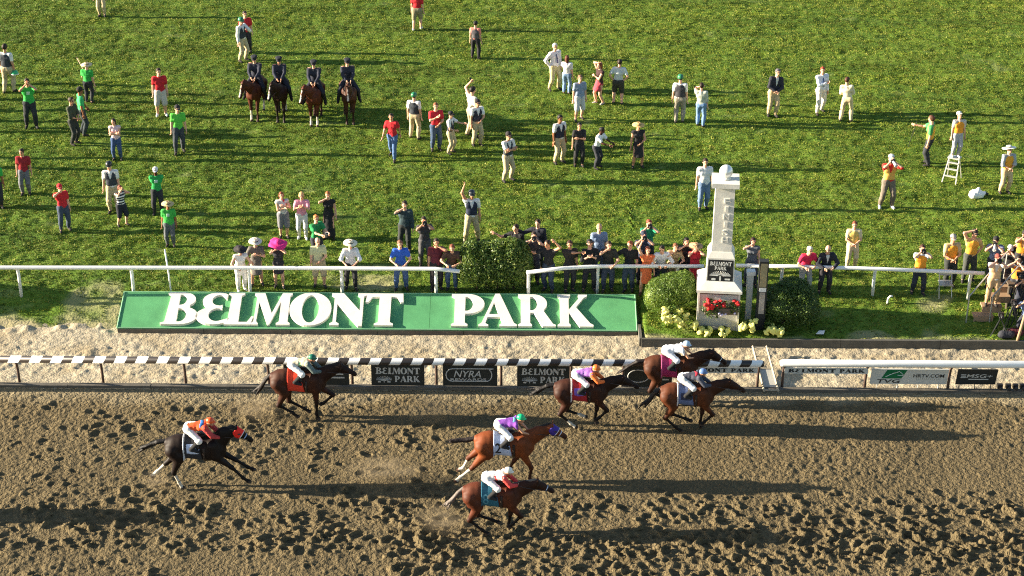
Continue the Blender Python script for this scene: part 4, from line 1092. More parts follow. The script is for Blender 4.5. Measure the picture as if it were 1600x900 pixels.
P(253, 182, 106, 12, 'man in red T-shirt and pale shorts standing alone left of the riders', top=RED, bot=(205, 198, 185), bk='s', st=1.12, shoe=WH)
P(281, 240, 164, 15, 'slim man in lime T-shirt and dark trousers walking', top=(95, 205, 70), bot=(58, 64, 72), hat='cap', hc=(40, 38, 42), skin=0, stride=.06)
P(184, 251, 185, 5, 'dark-haired woman in pale top and blue jeans, arms folded', top=(230, 200, 205), sl='n', bot=(55, 80, 125), fem=True, hl='l', arms=('fold', 'fold'))
P(41, 305, 232, 8, 'man in dark red polo and grey trousers at the left', top=(160, 28, 40), bot=(110, 112, 118), skin=1, stride=.04)
P(-2, 326, 256, 20, 'person in green T-shirt cut by the left edge', H=1.78, top=GRN, bot=DK, skin=2)
P(102, 362, 287, 25, 'person in red cap and red shirt, one hand raised to chest', top=RED, bot=(60, 72, 92), hat='cap', hc=(215, 40, 50), arms=('face', 'd'))
P(179, 333, 252, 5, 'guard with dark cap and dark vest behind a woman in stripes', top=WH, vest=VEST, bot=KHAKI, hat='helmet', hc=(40, 44, 46), skin=0, stride=.04)
def striped_cloth():
    m, nt, b = node_mat('striped_knit'); N, L = nt.nodes, nt.links
    tc = N.new('ShaderNodeTexCoord'); s = N.new('ShaderNodeSeparateXYZ'); L.new(tc.outputs['Object'], s.inputs[0])
    w = N.new('ShaderNodeMath'); w.operation = 'MULTIPLY'; w.inputs[1].default_value = 10.5; L.new(s.outputs[2], w.inputs[0])
    f = N.new('ShaderNodeMath'); f.operation = 'FRACT'; L.new(w.outputs[0], f.inputs[0]); g = N.new('ShaderNodeMath'); g.operation = 'GREATER_THAN'; g.inputs[1].default_value = .55; L.new(f.outputs[0], g.inputs[0])
    x = N.new('ShaderNodeMix'); x.data_type = 'RGBA'; L.new(g.outputs[0], x.inputs[0]); x.inputs[6].default_value = (.02, .025, .04, 1); x.inputs[7].default_value = (.72, .72, .7, 1)
    L.new(x.outputs[2], b.inputs['Base Color']); b.inputs['Roughness'].default_value = .9; return m
iw = P(192, 354, 289, 40, 'woman in black and white striped top and dark shorts', top=(30, 30, 40), sl='n', bot=(28, 30, 42), bk='s', fem=True, hl='l', arms=('cam', 'cam'), hair=(110, 60, 45))
for ch in iw[0].children:
    if ch.name.startswith('shirt'): ch.data.materials[0] = striped_cloth()
P(248, 336, 261, 10, 'man in green T-shirt and white cap, hands behind his back', top=(40, 168, 80), bot=DK, hat='cap', hc=(225, 225, 225), skin=3, logo=(200, 225, 205), arms=('back', 'back'))
P(267, 386, 317, 5, 'stout man in straw hat with green T-shirt over white sleeves', H=1.64, top=(60, 180, 70), sl='s', bot=(95, 100, 105), hat='brim', hc=(205, 180, 130), st=1.28, skin=2, logo=(190, 220, 200))
# --- infield, middle
P(652, 48, -16, 175, 'man in red T-shirt and khaki shorts at the top edge', H=1.8, top=RED, bot=(150, 140, 110), bk='s', st=1.15, shoe=WH, stride=.05)
P(614, 249, 177, -15, 'man in red T-shirt and jeans striding across the turf', top=RED, bot=(75, 105, 150), stride=-.13, stance=.10, st=1.1, skin=1, arms=('df', 'db'))
P(648, 218, 145, 165, 'guard with green helmet and grey vest, back turned, left of the red-topped woman', top=WH, vest=VEST, vo=False, bot=KHAKI, hat='helmet', hc=GH)
P(681, 236, 160, 20, 'brown-haired woman in red top and jeans', top=(205, 30, 48), bot=(60, 80, 110), fem=True, hair=(120, 75, 50), arms=('chest', 'belt'))
P(704, 241, 174, 70, 'guard in navy vest beside the red-topped woman', top=WH, vest=(30, 36, 55), bot=KHAKI, hat='cap', hc=(28, 28, 36), arms=('belt', 'fwd'))
P(743, 93, 36, 170, 'small far man in salmon shirt, grey vest and dark hat', top=(235, 140, 125), vest=(90, 85, 90), vo=False, bot=(30, 28, 32), hat='cap', hc=(22, 22, 24), H=1.62)
i25 = P(737, 215, 134, 125, 'man in cream shirt holding a phone up', top=(222, 216, 196), bot=KHAKI, arms=('d', 'wave'), hair=(30, 24, 22))
P(745, 229, 155, 30, 'guard in white sleeves and dark vest before the cream-shirted man', top=WH, vest=(40, 46, 60), bot=KHAKI, hat='cap', hc=(35, 30, 34), arms=('d', 'belt'), skin=1)
P(866, 142, 67, 35, 'white-haired man in white shirt and tan trousers, hand on hip', top=(240, 232, 235), sl='l', bot=(205, 185, 135), hair=(215, 205, 195), arms=('hip', 'd'), st=1.1, tie=(90, 80, 120))
P(885, 148, 87, 165, 'woman in white top and light jeans with long brown hair, back turned', top=WH, sl='s', bot=(120, 150, 185), fem=True, hl='l', hair=(85, 45, 30), arms=('d', 'chest'))
P(904, 189, 117, 20, 'stout man in grey-blue T-shirt and pale shorts', top=(140, 155, 178), bot=(205, 205, 205), bk='s', st=1.25, skin=0, stride=.05, hair=(120, 90, 70))
P(936, 164, 97, -60, 'red-haired woman in dark top and red skirt, hand at her head', top=(60, 30, 32), sl='n', bot=(205, 70, 85), bk='ks', fem=True, hl='l', hair=(120, 60, 35), arms=('head', 'fold'), stride=.06, shoe=(200, 190, 180))
P(965, 164, 93, 175, 'man in white T-shirt with hands on hips, back turned', top=(212, 218, 215), bot=(60, 58, 50), bk='s', arms=('hip', 'hip'), st=1.05)
P(873, 256, 179, 35, 'dark-haired guard in navy vest beside the black-clad man', top=WH, vest=(32, 38, 58), bot=KHAKI, skin=2, hair=(20, 16, 16), arms=('d', 'd'))
P(904, 261, 191, 10, 'man in black T-shirt and black trousers', top=(26, 26, 30), bot=(30, 30, 34), skin=1, arms=('d', 'fold'), hair=(22, 18, 18))
P(933, 264, 196, 60, 'man in white T-shirt and dark trousers bending forward', top=(240, 240, 240), bot=(38, 40, 50), lean=18, arms=('fwd', 'fwd'), skin=3, hair=(18, 15, 15))
P(996, 263, 191, 8, 'woman in black dress and straw hat standing alone', top=(34, 30, 34), sl='n', bot=(34, 30, 34), bk='k', fem=True, hat='brim', hc=(225, 180, 110), skin=1, arms=('d', 'belt'))
P(793, 284, 206, 40, 'man in white shirt and dark cap, arms folded, alone behind the hedge', top=(225, 222, 218), bot=(190, 172, 140), vest=(60, 66, 74), hat='cap', hc=(45, 40, 45), arms=('fold', 'fold'), skin=1)
P(737, 380, 293, 5, 'guard in navy vest raising one arm high', H=1.92, top=WH, vest=(34, 42, 66), bot=KHAKI, hat='helmet', hc=(55, 60, 68), arms=('up', 'd'), stance=.12, stride=.05, skin=1)
# --- infield, right
P(1061, 193, 117, 172, 'guard with green helmet and charcoal vest, back turned, at right', top=WH, vest=(62, 60, 66), vo=False, bot=GREYK, hat='helmet', hc=GH, st=1.1, stance=.08)
P(1094, 199, 130, 168, 'man in pale T-shirt and blue jeans with one elbow raised, back turned', top=(196, 200, 182), sl='e', bot=(110, 145, 190), arms=('d', 'face'), st=1.1)
P(1206, 183, 107, 12, 'man in dark blazer and khaki trousers, hands clasped', top=(36, 36, 48), sl='l', jacket=True, bot=(206, 182, 138), arms=('belt', 'belt'), hair=(90, 85, 90), side=6)
P(1280, 178, 104, 20, 'man in white shirt with blue tie and cream trousers', top=(226, 232, 245), sl='l', bot=(226, 220, 206), tie=(40, 70, 130), hair=(140, 60, 40), arms=('fold', 'd'), stride=.05)
P(1321, 191, 121, 165, 'man all in cream, back turned', top=(238, 222, 186), sl='l', bot=(228, 205, 160), hair=(75, 45, 30), arms=('belt', 'belt'), side=5, stance=.09)
P(1098, 328, 247, 5, 'man in white T-shirt and blue jeans left of the finish post', top=(240, 240, 242), bot=(105, 130, 165), st=1.08)
iq = P(1449, 259, 180, -110, 'worker in orange vest with ponytail holding a thin stick', top=(70, 160, 90), sl='s', vest=(235, 180, 60), vo=False, bot=(40, 44, 50), hair=(80, 50, 35), arms=('fwd', 'd'), fem=True)
i44 = P(1568, 303, 228, 15, 'man in orange vest, white hat and tan trousers at the right edge', top=(170, 175, 180), sl='e', vest=(250, 175, 50), vo=False, bot=(215, 185, 140), hat='brim', hc=WH, arms=('belt', 'belt'), hp=-15)
i45 = P(1384, 326, 241, 5, 'photographer in red shirt with a long white lens', top=(220, 45, 35), sl='e', vest=(240, 185, 90), bot=(120, 108, 95), hat='cap', hc=WH, arms=('cam', 'cam'), shoe=WH, stance=.075)
camera_in_hands(i45, 'camera with a long pale lens held by the red-shirted photographer', True)
# --- along the turf rail, left
P(378, 456, 386, 20, 'woman all in white with dark hat leaning on the rail', H=1.66, top=WH, sl='n', bot=(232, 228, 222), fem=True, hat='brim', hc=(40, 36, 40), hl='l', hair=(60, 35, 25), lean=18, arms=('rail', 'rail'), shoe=WH)
P(402, 447, 374, 10, 'woman in grey dress and pale cap behind the woman in white', H=1.7, top=(105, 100, 95), sl='s', bot=(105, 100, 95), bk='k', fem=True, hat='brim', hc=(220, 212, 195), hl='l', hair=(110, 60, 40), lean=10, arms=('rail', 'chest'))
P(437, 450, 374, 5, 'woman in black with a wide bright pink hat', H=1.66, top=(34, 34, 42), sl='n', bot=(40, 38, 46), bk='ks', fem=True, hat='big', hc=(240, 40, 130), hl='l', arms=('face', 'face'), lean=5)
P(500, 449, 379, 10, 'balding man in pale yellow-green T-shirt at the rail', H=1.74, top=(205, 205, 160), bot=(180, 165, 130), bk='s', hair=None, arms=('d', 'belt'), skin=0)
P(549, 453, 377, 5, 'man in white shirt and panama hat with hands on the rail', H=1.76, top=(226, 228, 232), sl='e', bot=(34, 34, 38), hat='brim', hc=(240, 225, 195), arms=('rail', 'rail'), lean=6)
P(444, 372, 301, 15, 'woman in grey tank top and shorts', H=1.68, top=(205, 205, 205), sl='n', bot=(120, 120, 125), bk='s', fem=True, hair=(120, 65, 40), hl='l', arms=('fold', 'chest'))
P(473, 374, 300, 5, 'woman in pink top and white trousers', H=1.72, top=(240, 160, 180), sl='s', bot=(230, 226, 220), fem=True, hair=(190, 150, 100), hl='l', arms=('chest', 'chest'), shoe=WH)
P(515, 374, 299, -5, 'woman in long black dress, hand raised to her face', H=1.74, top=(18, 18, 22), sl='n', bot=(18, 18, 22), bk='kl', fem=True, hair=(170, 100, 60), arms=('face', 'd'))
i56 = P(496, 413, 338, 40, 'red-haired man in green T-shirt reaching a phone out', H=1.78, top=(30, 140, 75), bot=(45, 45, 55), hair=(190, 110, 60), arms=('fwd', 'fwd'), lean=5)
P(633, 394, 315, -5, 'man in dark teal jacket shading his face', H=1.84, top=(44, 66, 72), sl='l', bot=(42, 46, 46), arms=('face', 'd'), st=1.1)
i58 = P(664, 417, 346, 10, 'man in charcoal shirt taking a picture with both hands', H=1.80, top=(62, 60, 66), sl='s', bot=(88, 86, 88), arms=('cam', 'cam'), lean=3, skin=1)
camera_in_hands(i58, 'small black camera held by the charcoal-shirted man')
P(627, 454, 374, 5, 'man in bright blue polo and jeans at the rail', H=1.80, top=(42, 98, 205), bot=(75, 100, 145), arms=('rail', 'rail'), lean=8, skin=0, hair=(120, 80, 60))
P(682, 454, 371, 10, 'stout man in maroon shirt, one arm raised', H=1.82, top=(105, 28, 45), bot=(40, 34, 38), arms=('d', 'face'), st=1.15, skin=1)
P(706, 454, 384, 0, 'man in brown T-shirt hunched over the rail by the hedge', H=1.76, top=(82, 58, 48), bot=(80, 100, 130), arms=('rail', 'rail'), lean=24, hair=(110, 60, 40))
# --- along the turf rail, between hedge and finish post
P(806, 430, 355, -20, 'man in black T-shirt pointing left over the hedge', H=1.8, top=(24, 24, 28), bot=DK, arms=('out', 'd'))
P(840, 423, 343, -15, 'man in navy jacket pointing left, rear of the hedge crowd', H=1.82, top=(28, 32, 46), sl='l', bot=DK, arms=('out', 'd'))
i65 = P(832, 444, 362, 0, 'man in dark grey tank top holding a camera up beside the hedge', H=1.84, top=(70, 66, 70), sl='n', bot=(60, 60, 70), arms=('cam', 'cam'), st=1.1)
camera_in_hands(i65, 'black camera held up beside the hedge')
P(857, 456, 376, -25, 'man in black T-shirt waving an arm, right of the tank-topped man', H=1.8, top=(22, 22, 27), bot=(55, 70, 92), arms=('out', 'wave'), skin=1)
P(889, 456, 374, 15, 'man in black-brown T-shirt with one arm across his chest', H=1.8, top=(48, 40, 36), bot=(45, 45, 50), arms=('across', 'd'), skin=1, hair=(60, 35, 28))
P(920, 456, 380, 5, 'man in black shirt and cap looking down at his hands', H=1.8, top=(18, 18, 22), sl='e', bot=(36, 36, 44), hat='cap', hc=(26, 26, 30), arms=('chest', 'chest'), hp=-20, st=1.15)
P(934, 432, 355, 8, 'tall man in blue-grey shirt behind the crowd at the rail', H=1.86, top=(128, 148, 180), sl='s', bot=(70, 80, 100), st=1.1, hair=(170, 140, 110))
P(949, 456, 378, 0, 'man in dark olive T-shirt shading his eyes at the rail', H=1.8, top=(40, 42, 36), sl='s', bot=(52, 62, 84), arms=('face', 'rail'), st=1.1, lean=5)
P(982, 456, 375, -15, 'man in black shirt pointing left at the rail', H=1.78, top=(20, 20, 24), bot=(55, 70, 90), arms=('out', 'd'), hair=(130, 70, 45))
i72 = P(1003, 444, 350, 5, 'man in navy T-shirt photographing, just left of the orange dress', H=1.86, top=(46, 54, 80), bot=(50, 56, 74), arms=('cam', 'cam'), hat='cap', hc=(50, 56, 80))
camera_in_hands(i72, 'black camera held by the navy-shirted man')
i73 = P(1010, 424, 335, 5, 'man in green shirt photographing behind the navy-shirted man', H=1.84, top=(20, 140, 100), bot=DK, arms=('cam', 'cam'), hair=(120, 60, 40))
camera_in_hands(i73, 'black camera held by the rear man in green')
P(1008, 460, 392, 0, 'woman in orange dress raising one arm', H=1.66, top=(228, 110, 60), sl='n', bot=(228, 110, 60), bk='k', fem=True, hl='l', hair=(110, 55, 35), arms=('up', 'd'), shoe=(90, 50, 35))
P(1031, 455, 393, 5, 'man in white shirt leaning far over the rail', H=1.74, top=(228, 226, 230), sl='e', bot=(40, 46, 60), arms=('rail', 'rail'), lean=24, hair=(30, 22, 20))
P(1050, 451, 388, 0, 'woman in beige top bending at the rail left of the finish post', H=1.66, top=(185, 160, 120), sl='s', bot=(150, 130, 100), fem=True, hair=(110, 70, 45), arms=('face', 'rail'), lean=14)
P(1068, 449, 374, 0, 'dark-haired woman in black jacket nearest the finish post', H=1.74, top=(42, 30, 32), sl='l', bot=(34, 30, 34), fem=True, hl='l', hair=(28, 18, 18), arms=('face', 'face'))
P(1083, 456, 387, 5, 'woman in red dress and tan hat, both hands at her face', H=1.7, top=(190, 28, 48), sl='n', bot=(190, 28, 48), bk='k', fem=True, hat='brim', hc=(190, 150, 110), arms=('cam', 'cam'))
P(1172, 448, 376, -10, 'long-haired woman in grey top just right of the finish post', H=1.72, top=(95, 100, 108), sl='n', bot=(70, 76, 90), fem=True, hl='l', hair=(45, 22, 22), arms=('face', 'd'))
# --- along the turf rail, right
P(1256, 458, 388, 12, 'white-haired man in crimson polo leaning on the rail', H=1.76, top=(225, 30, 80), bot=(170, 172, 168), arms=('rail', 'rail'), lean=22, hair=(230, 215, 190), skin=0)
P(1287, 459, 387, 5, 'balding man in dark suit leaning on the rail', H=1.78, top=(30, 32, 44), sl='l', jacket=True, bot=(40, 38, 46), arms=('rail', 'rail'), lean=16, hair=None)
P(1329, 421, 357, 0, 'man in yellow vest and cream trousers behind the right rail', H=1.72, top=CREAM, sl='s', vest=(240, 205, 110), vo=False, bot=(228, 205, 165), arms=('belt', 'belt'), hair=(110, 60, 40))
i83 = P(1433, 461, 390, 0, 'photographer in orange vest and dark trousers behind the rail', H=1.76, top=(180, 190, 205), sl='s', vest=ORG, vo=False, bot=(36, 42, 58), hair=(60, 35, 25), arms=('cam', 'cam'))
camera_in_hands(i83, 'black camera held by the orange-vested man at the rail')
P(1481, 449, 362, 5, 'man in orange vest and grey cap behind the folding chair', H=1.86, top=(210, 180, 130), sl='s', vest=ORG, vo=False, bot=(42, 46, 44), hat='cap', hc=(170, 165, 160), arms=('belt', 'belt'), skin=1)
P(1511, 441, 358, 0, 'man in orange vest and dark cap, one hand on his head', H=1.86, top=(225, 185, 120), sl='s', vest=(250, 180, 60), vo=False, bot=(66, 70, 66), hat='cap', hc=(45, 34, 32), arms=('head', 'hip'))
# --- more of the crowd standing just beyond the left edge (their shadows reach into the picture)
for k, (px, py, tc) in enumerate(((-46, 132, WH), (-120, 155, RED), (-60, 172, GRN), (-150, 188, DK), (-50, 246, (90, 110, 160)), (-140, 262, WH), (-90, 322, GRN), (-70, 205, KHAKI))):
    P(px, py, 0, 10, ['white-shirted', 'red-shirted', 'green-shirted', 'dark-clad', 'blue-shirted', 'tall white-shirted', 'stocky green-shirted', 'khaki-shirted'][k] + ' bystander beyond the left edge', H=(1.8, 1.78, 1.82, 1.8, 1.75, 1.9, 1.76, 1.8)[k], top=tc, bot=DK)

# ================================================================== HORSES AND RIDERS
HORSEM = mat((.2, .1, .05), .60, .38, 4.5, .3, .2, attr=True)
UY = V3(0, 1, 0)
# legs: (joint, knee or hock, fetlock, hoof) as (x, z); order: near fore, far fore, near hind, far hind
LEGS = {
 'gather': [[(.44, .92), (.46, .52), (.44, .20), (.48, .04)], [(.47, .95), (.90, .66), (.66, .42), (.54, .36)], [(-.40, .90), (-.60, .46), (-.22, .22), (-.10, .10)], [(-.36, .90), (-.34, .46), (.06, .22), (.20, .12)]],
 'gather2': [[(.45, .92), (.72, .60), (.50, .36), (.40, .28)], [(.45, .92), (.44, .50), (.40, .19), (.44, .04)], [(-.40, .90), (-.62, .47), (-.30, .16), (-.16, .05)], [(-.36, .92), (-.42, .46), (-.02, .30), (.12, .24)]],
 'reach': [[(.50, .98), (.86, .66), (1.12, .36), (1.26, .24)], [(.50, .98), (.92, .74), (1.22, .52), (1.36, .44)], [(-.46, .92), (-.62, .50), (-.50, .18), (-.44, .05)], [(-.48, .95), (-.84, .62), (-1.10, .36), (-1.22, .24)]],
 'push': [[(.46, .92), (.66, .54), (.62, .22), (.68, .05)], [(.44, .92), (.22, .60), (.10, .36), (.02, .26)], [(-.56, .92), (-.86, .52), (-1.16, .24), (-1.28, .12)], [(-.60, .98), (-.96, .66), (-1.10, .36), (-1.22, .30)]],
 'stand': [[(.46, .92), (.48, .50), (.47, .17), (.52, .04)], [(.46, .92), (.52, .52), (.50, .18), (.56, .04)], [(-.44, .92), (-.62, .52), (-.56, .18), (-.50, .04)], [(-.44, .92), (-.68, .53), (-.64, .18), (-.58, .04)]],
}
def smooth01(x): return np.clip(x, 0, 1) ** 2 * (3 - 2 * np.clip(x, 0, 1))
def make_horse(label, loc, rotz, scale, legs, coat, points, socks=(0, 0, 0, 0), neck=((.50, 1.30), (.82, 1.50), (1.10, 1.63), (1.50, 1.40)), turn=0.0, cloth_c=None, number=None, numc=(15, 15, 20),
               edge=None, hood=None, nose=None, tail='fly', blaze=False, bridle=(40, 28, 22), tailc=None, group=None, patch=None):
    root = thing('horse', label, 'horse', tuple(loc), rotz, group)
    root.scale = (scale,) * 3
    N0, N1, PO, MZ = [V3(a, 0, b) for a, b in neck]
    if turn:
        for q, f in ((N1, .25), (PO, .6)): q[1] = turn * f
        MZ[1] = PO[1] + turn * .3
    hx = nrm(MZ - PO); hyv = nrm(np.cross(UP, hx)); hz = np.cross(hx, hyv)
    body = [prim((.30, 0, 1.15), (-.28, 0, 1.20), .335, .285, UY, .80), prim((-.50, 0, 1.23), (-.42, 0, 1.24), .295, None, UY, .84), prim((-.40, 0, 1.36), (-.70, 0, 1.31), .175, .135),
            prim((.52, 0, 1.10), (.50, 0, 1.2), .22, .24, UY, .85), prim((.22, 0, 1.43), (.46, 0, 1.39), .11, .12, UY, .6)]
    for s in (-1, 1):
        body += [prim((-.60, s * .13, 1.16), (-.46, s * .15, .96), .20, .155), prim((.40, s * .12, 1.30), (.48, s * .14, 1.02), .17, .15), prim((-.68, s * .10, 1.20), (-.60, s * .12, .92), .115, .085), prim((.34, s * .17, 1.18), (.30, s * .19, 1.02), .10, .09), prim((.58, s * .09, 1.16), (.56, s * .10, 1.04), .11, .10)]
    nk = [prim(N0, N1, .26, .195, hyv, .58), prim(N1, PO, .195, .13, hyv, .60), prim((.36, 0, 1.38), N1 + V3(0, 0, .04), .14, .10, UY, .5)]
    hd = [prim(PO, PO + (MZ - PO) * .45, .125, .108, hyv, .72), prim(PO + hx * .10 - hz * .06, PO + hx * .17 - hz * .07, .085, .075, hyv, .7), prim(PO + (MZ - PO) * .4, MZ, .09, .062, hyv, .85), prim(MZ - hz * .01, MZ + hx * .03 - hz * .02, .064, .055, hyv, .95)]
    ears = [prim(PO + hz * .09 + hyv * s * .055 - hx * .01, PO + hz * .20 + hyv * s * .07 - hx * (.03 if legs == 'stand' else .06), .030, .010) for s in (-1, 1)]
    lg = []; LJ = []
    for i, lp in enumerate(LEGS[legs] if isinstance(legs, str) else legs):
        s = -1 if i % 2 == 0 else 1; q = [V3(x, s * (.145 if k == 0 else .125), z) for k, (x, z) in enumerate(lp)]
        LJ.append(q); fore = i < 2
        lg += [prim(q[0], q[1], .105 if fore else .135, .055 if fore else .062), prim(q[1], q[1], .060 if fore else .066), prim(q[1], q[2], .045, .036), prim(q[2], q[2], .044), prim(q[2], q[3], .038, .046), prim(q[3], q[3] + V3(.03, 0, -.005), .052, .050)]
        if not fore: lg.append(prim((-.46, s * .15, 1.02), q[0], .16, .13))
    allp = body + nk + hd + ears + lg
    V, F = nets(allp, .0275, .036)
    C = np.tile(np.array(srgb(*coat)) * (.36 if coat[0] < 150 else .46), (len(V), 1)); pt = np.array(srgb(*points)) * .6
    low = np.zeros(len(V))
    for i, q in enumerate(LJ):
        for a, b, k in ((q[0] * .35 + q[1] * .65, q[1], .9), (q[1], q[2], 1), (q[2], q[3], 1)):
            d = pdist(prim(a, b, .07), V[:, 0], V[:, 1], V[:, 2]); low = np.maximum(low, k * smooth01((.03 - d) / .05))
    dm_ = np.linalg.norm(V - MZ, axis=1); low = np.maximum(low, smooth01((.16 - dm_) / .08) * .8)
    low = np.maximum(low, smooth01((V[:, 0] - .30) / .6) * ((.7 if coat[0] < 150 else .3) if legs != 'stand' else .1) * (V[:, 2] > .9))  # forehand darkened: shade painted into the coat, plus the darker neck of bays
    C = C * (1 - low[:, None]) + pt * low[:, None]
    for i, q in enumerate(LJ):
        if socks[i]:
            d = np.minimum(pdist(prim(q[1] * (1 - socks[i]) + q[2] * socks[i], q[2], .05), V[:, 0], V[:, 1], V[:, 2]), pdist(prim(q[2], q[2] * .3 + q[3] * .7, .05), V[:, 0], V[:, 1], V[:, 2]))
            C[d < .005] = (.50, .45, .37)
        hf_ = np.linalg.norm(V - (q[3] + V3(.02, 0, -.02)), axis=1); C[hf_ < .065] = (.05, .04, .035)
    if blaze:
        d = pdist(prim(PO + hz * .09 + hx * .02, MZ + hz * .05, .035), V[:, 0], V[:, 1], V[:, 2]); C[d < .0] = (.5, .45, .40)
    for s in (-1, 1):
        C[np.linalg.norm(V - (PO + hx * .14 + hz * .035 + hyv * s * .075), axis=1) < .026] = (.01, .008, .006)
        C[np.linalg.norm(V - (MZ + hx * .03 + hyv * s * .045), axis=1) < .022] = (.02, .012, .01)
    link('body', mk_mesh('horse_body', V, F, True, C), HORSEM, root)
    # tail and mane
    HM = mat(srgb(*(tailc or points)), .6, .25, 25, .4)
    r = random.Random(hash(label) % 1000); tp = []
    for k in range(7):
        o = V3(r.uniform(-.02, .02), r.uniform(-.04, .04), r.uniform(-.03, .03)); e = V3(r.uniform(-.10, .1), r.uniform(-.10, .10), r.uniform(-.10, .08))
        if tail == 'fly': c = [V3(-.78, 0, 1.36) + o * .3, V3(-.98, 0, 1.33) + o, V3(-1.22, 0, 1.20) + e * .5, V3(-1.52, 0, 1.02) + e * 1.3]
        elif tail == 'low': c = [V3(-.78, 0, 1.36) + o * .3, V3(-.92, 0, 1.24) + o, V3(-1.08, 0, 1.00) + e * .5, V3(-1.32, 0, .76) + e * 1.3]
        elif tail == 'up': c = [V3(-.78, 0, 1.34) + o * .3, V3(-1.0, 0, 1.28) + o, V3(-1.25, 0, 1.27) + e * .4, V3(-1.50, 0, 1.26) + e]
        else: c = [V3(-.78, 0, 1.36) + o * .3, V3(-.90, 0, 1.18) + o, V3(-.90, 0, .80) + e * .4, V3(-.86, 0, .48) + e * .6]
        tp += [prim(c[0], c[1], .045, .042), prim(c[1], c[2], .036, .036), prim(c[2], c[3], .032, .010)]
    V, F = nets(tp, .026, .02); link('tail', mk_mesh('tail', V, F, True), HM, root)
    mp_ = []
    cr = [V3(.42, 0, 1.50), N1 + V3(-.03, 0, .155), PO + V3(-.06, 0, .13), PO + hx * .06 + hz * .11]
    for a, b in zip(cr[:-1], cr[1:]):
        mp_.append(prim(a, b, .035, None, UY, .6))
        for k in range(5):
            c = a + (b - a) * (k / 5); mp_.append(prim(c, c + V3(-.05, -.07, -.10) + V3(0, .0, r.uniform(-.05, .03)), .026, .012))
    V, F = nets(mp_, .024, .02); link('mane', mk_mesh('mane', V, F, True), HM, root)
    # tack
    BM = mat(srgb(*bridle), .5, .1, 8, .05)
    hin = fat(hd, .009)
    c1 = PO + (MZ - PO) * .66
    V, F = nets(hin, .016, .03, [(c1 + hx * .014, hx), (c1 - hx * .014, -hx)]); link('noseband', mk_mesh('noseband', V, F, True), mat(srgb(*nose), .7, .1) if nose else BM, root)
    c2 = PO + hx * .045
    V, F = nets(fat(hd + nk[1:2], .009), .016, .03, [(c2 + hx * .016, nrm(hx + hz * .0)), (c2 - hx * .016, -hx)]); link('headstall', mk_mesh('headstall', V, F, True), BM, root)
    if hood:
        c3 = PO + (MZ - PO) * .46
        V, F = nets(fat(hd, .016), .022, .03, [(c3, hx), (PO - hx * .03, -hx)]); hoo = link('blinker_hood', mk_mesh('hood', V, F, True), mat(srgb(*hood), .7, .1), root)
        for s in (-1, 1):
            MB().lathe([(.0, .012), (.03, .012), (.045, .0), (.03, -.008)], tuple(PO + hx * .13 + hz * .03 + hyv * s * .098), 10).build('eye_cup', mat((.05, .03, .03), .5), hoo, True)
        V, F = nets(fat(hd, .020), .014, .03, [(c3, hx), (c3 - hx * .022, -hx)]); link('hood_trim', mk_mesh('hood_trim', V, F, True), cloth((225, 225, 230)), hoo)
    if cloth_c:
        pz = fat(body, .022); x0, x1 = -.32, .34
        V, F = nets(pz, .028, .05, [(V3(x1, 0, 0), V3(.97, 0, .18)), (V3(x0, 0, 0), V3(-1, 0, 0)), (V3(0, 0, .93), V3(0, 0, -1))]); clo = link('saddle_cloth', mk_mesh('saddle_cloth', V, F, True), cloth(cloth_c), root)
        if edge:
            V, F = nets(fat(body, .027), .02, .05, [(V3(x0 + .04, 0, 0), V3(1, 0, 0)), (V3(x0 - .004, 0, 0), V3(-1, 0, 0)), (V3(0, 0, .925), V3(0, 0, -1))]); link('cloth_edging', mk_mesh('edging', V, F, True), cloth(edge), clo)
        if patch:
            V, F = nets(fat(body, .026), .024, .05, [(V3(.10, 0, 0), V3(1, 0, 0)), (V3(-.25, 0, 0), V3(-1, 0, 0)), (V3(0, 0, patch[1]), V3(0, 0, -1)), (V3(0, 0, patch[2]), V3(0, 0, 1))]); link('cloth_patch', mk_mesh('patch', V, F, True), cloth(patch[0]), clo)
        if number:
            tv, tf = text_arrays(number); X = tv[:, 0] * .24 - .27; Z = tv[:, 1] * .30 + 1.05
            lo = np.full(len(X), -.6); hi = np.zeros(len(X)); pb = fat(body, .030)
            for _ in range(18):
                mdl = (lo + hi) / 2; d = sdf_at(pb, np.stack([X, mdl, Z], 1), .05); hi = np.where(d < 0, mdl, hi); lo = np.where(d < 0, lo, mdl)
            link('number', mk_mesh('number', np.stack([X, lo - np.sign(tv[:, 2]) * .002, Z], 1), tf), cloth(numc), clo)
    SM = mat((.03, .02, .017), .45, .15)
    V, F = nets([prim((-.10, 0, 1.53), (.16, 0, 1.55), .10, .09, UP, .55), prim((.02, -.16, 1.44), (.06, -.23, 1.30), .06, .05), prim((.02, .16, 1.44), (.06, .23, 1.30), .06, .05)], .03, .05); link('saddle', mk_mesh('saddle', V, F, True), SM, root)
    V, F = nets(fat(body, .028), .024, .05, [(V3(.24, 0, 0), V3(1, 0, 0)), (V3(.17, 0, 0), V3(-1, 0, 0)), (V3(0, 0, 1.3), V3(0, 0, 1))]); link('girth', mk_mesh('girth', V, F, True), SM, root)
    return root, dict(MZ=MZ, PO=PO, hx=hx, hyv=hyv, hz=hz)
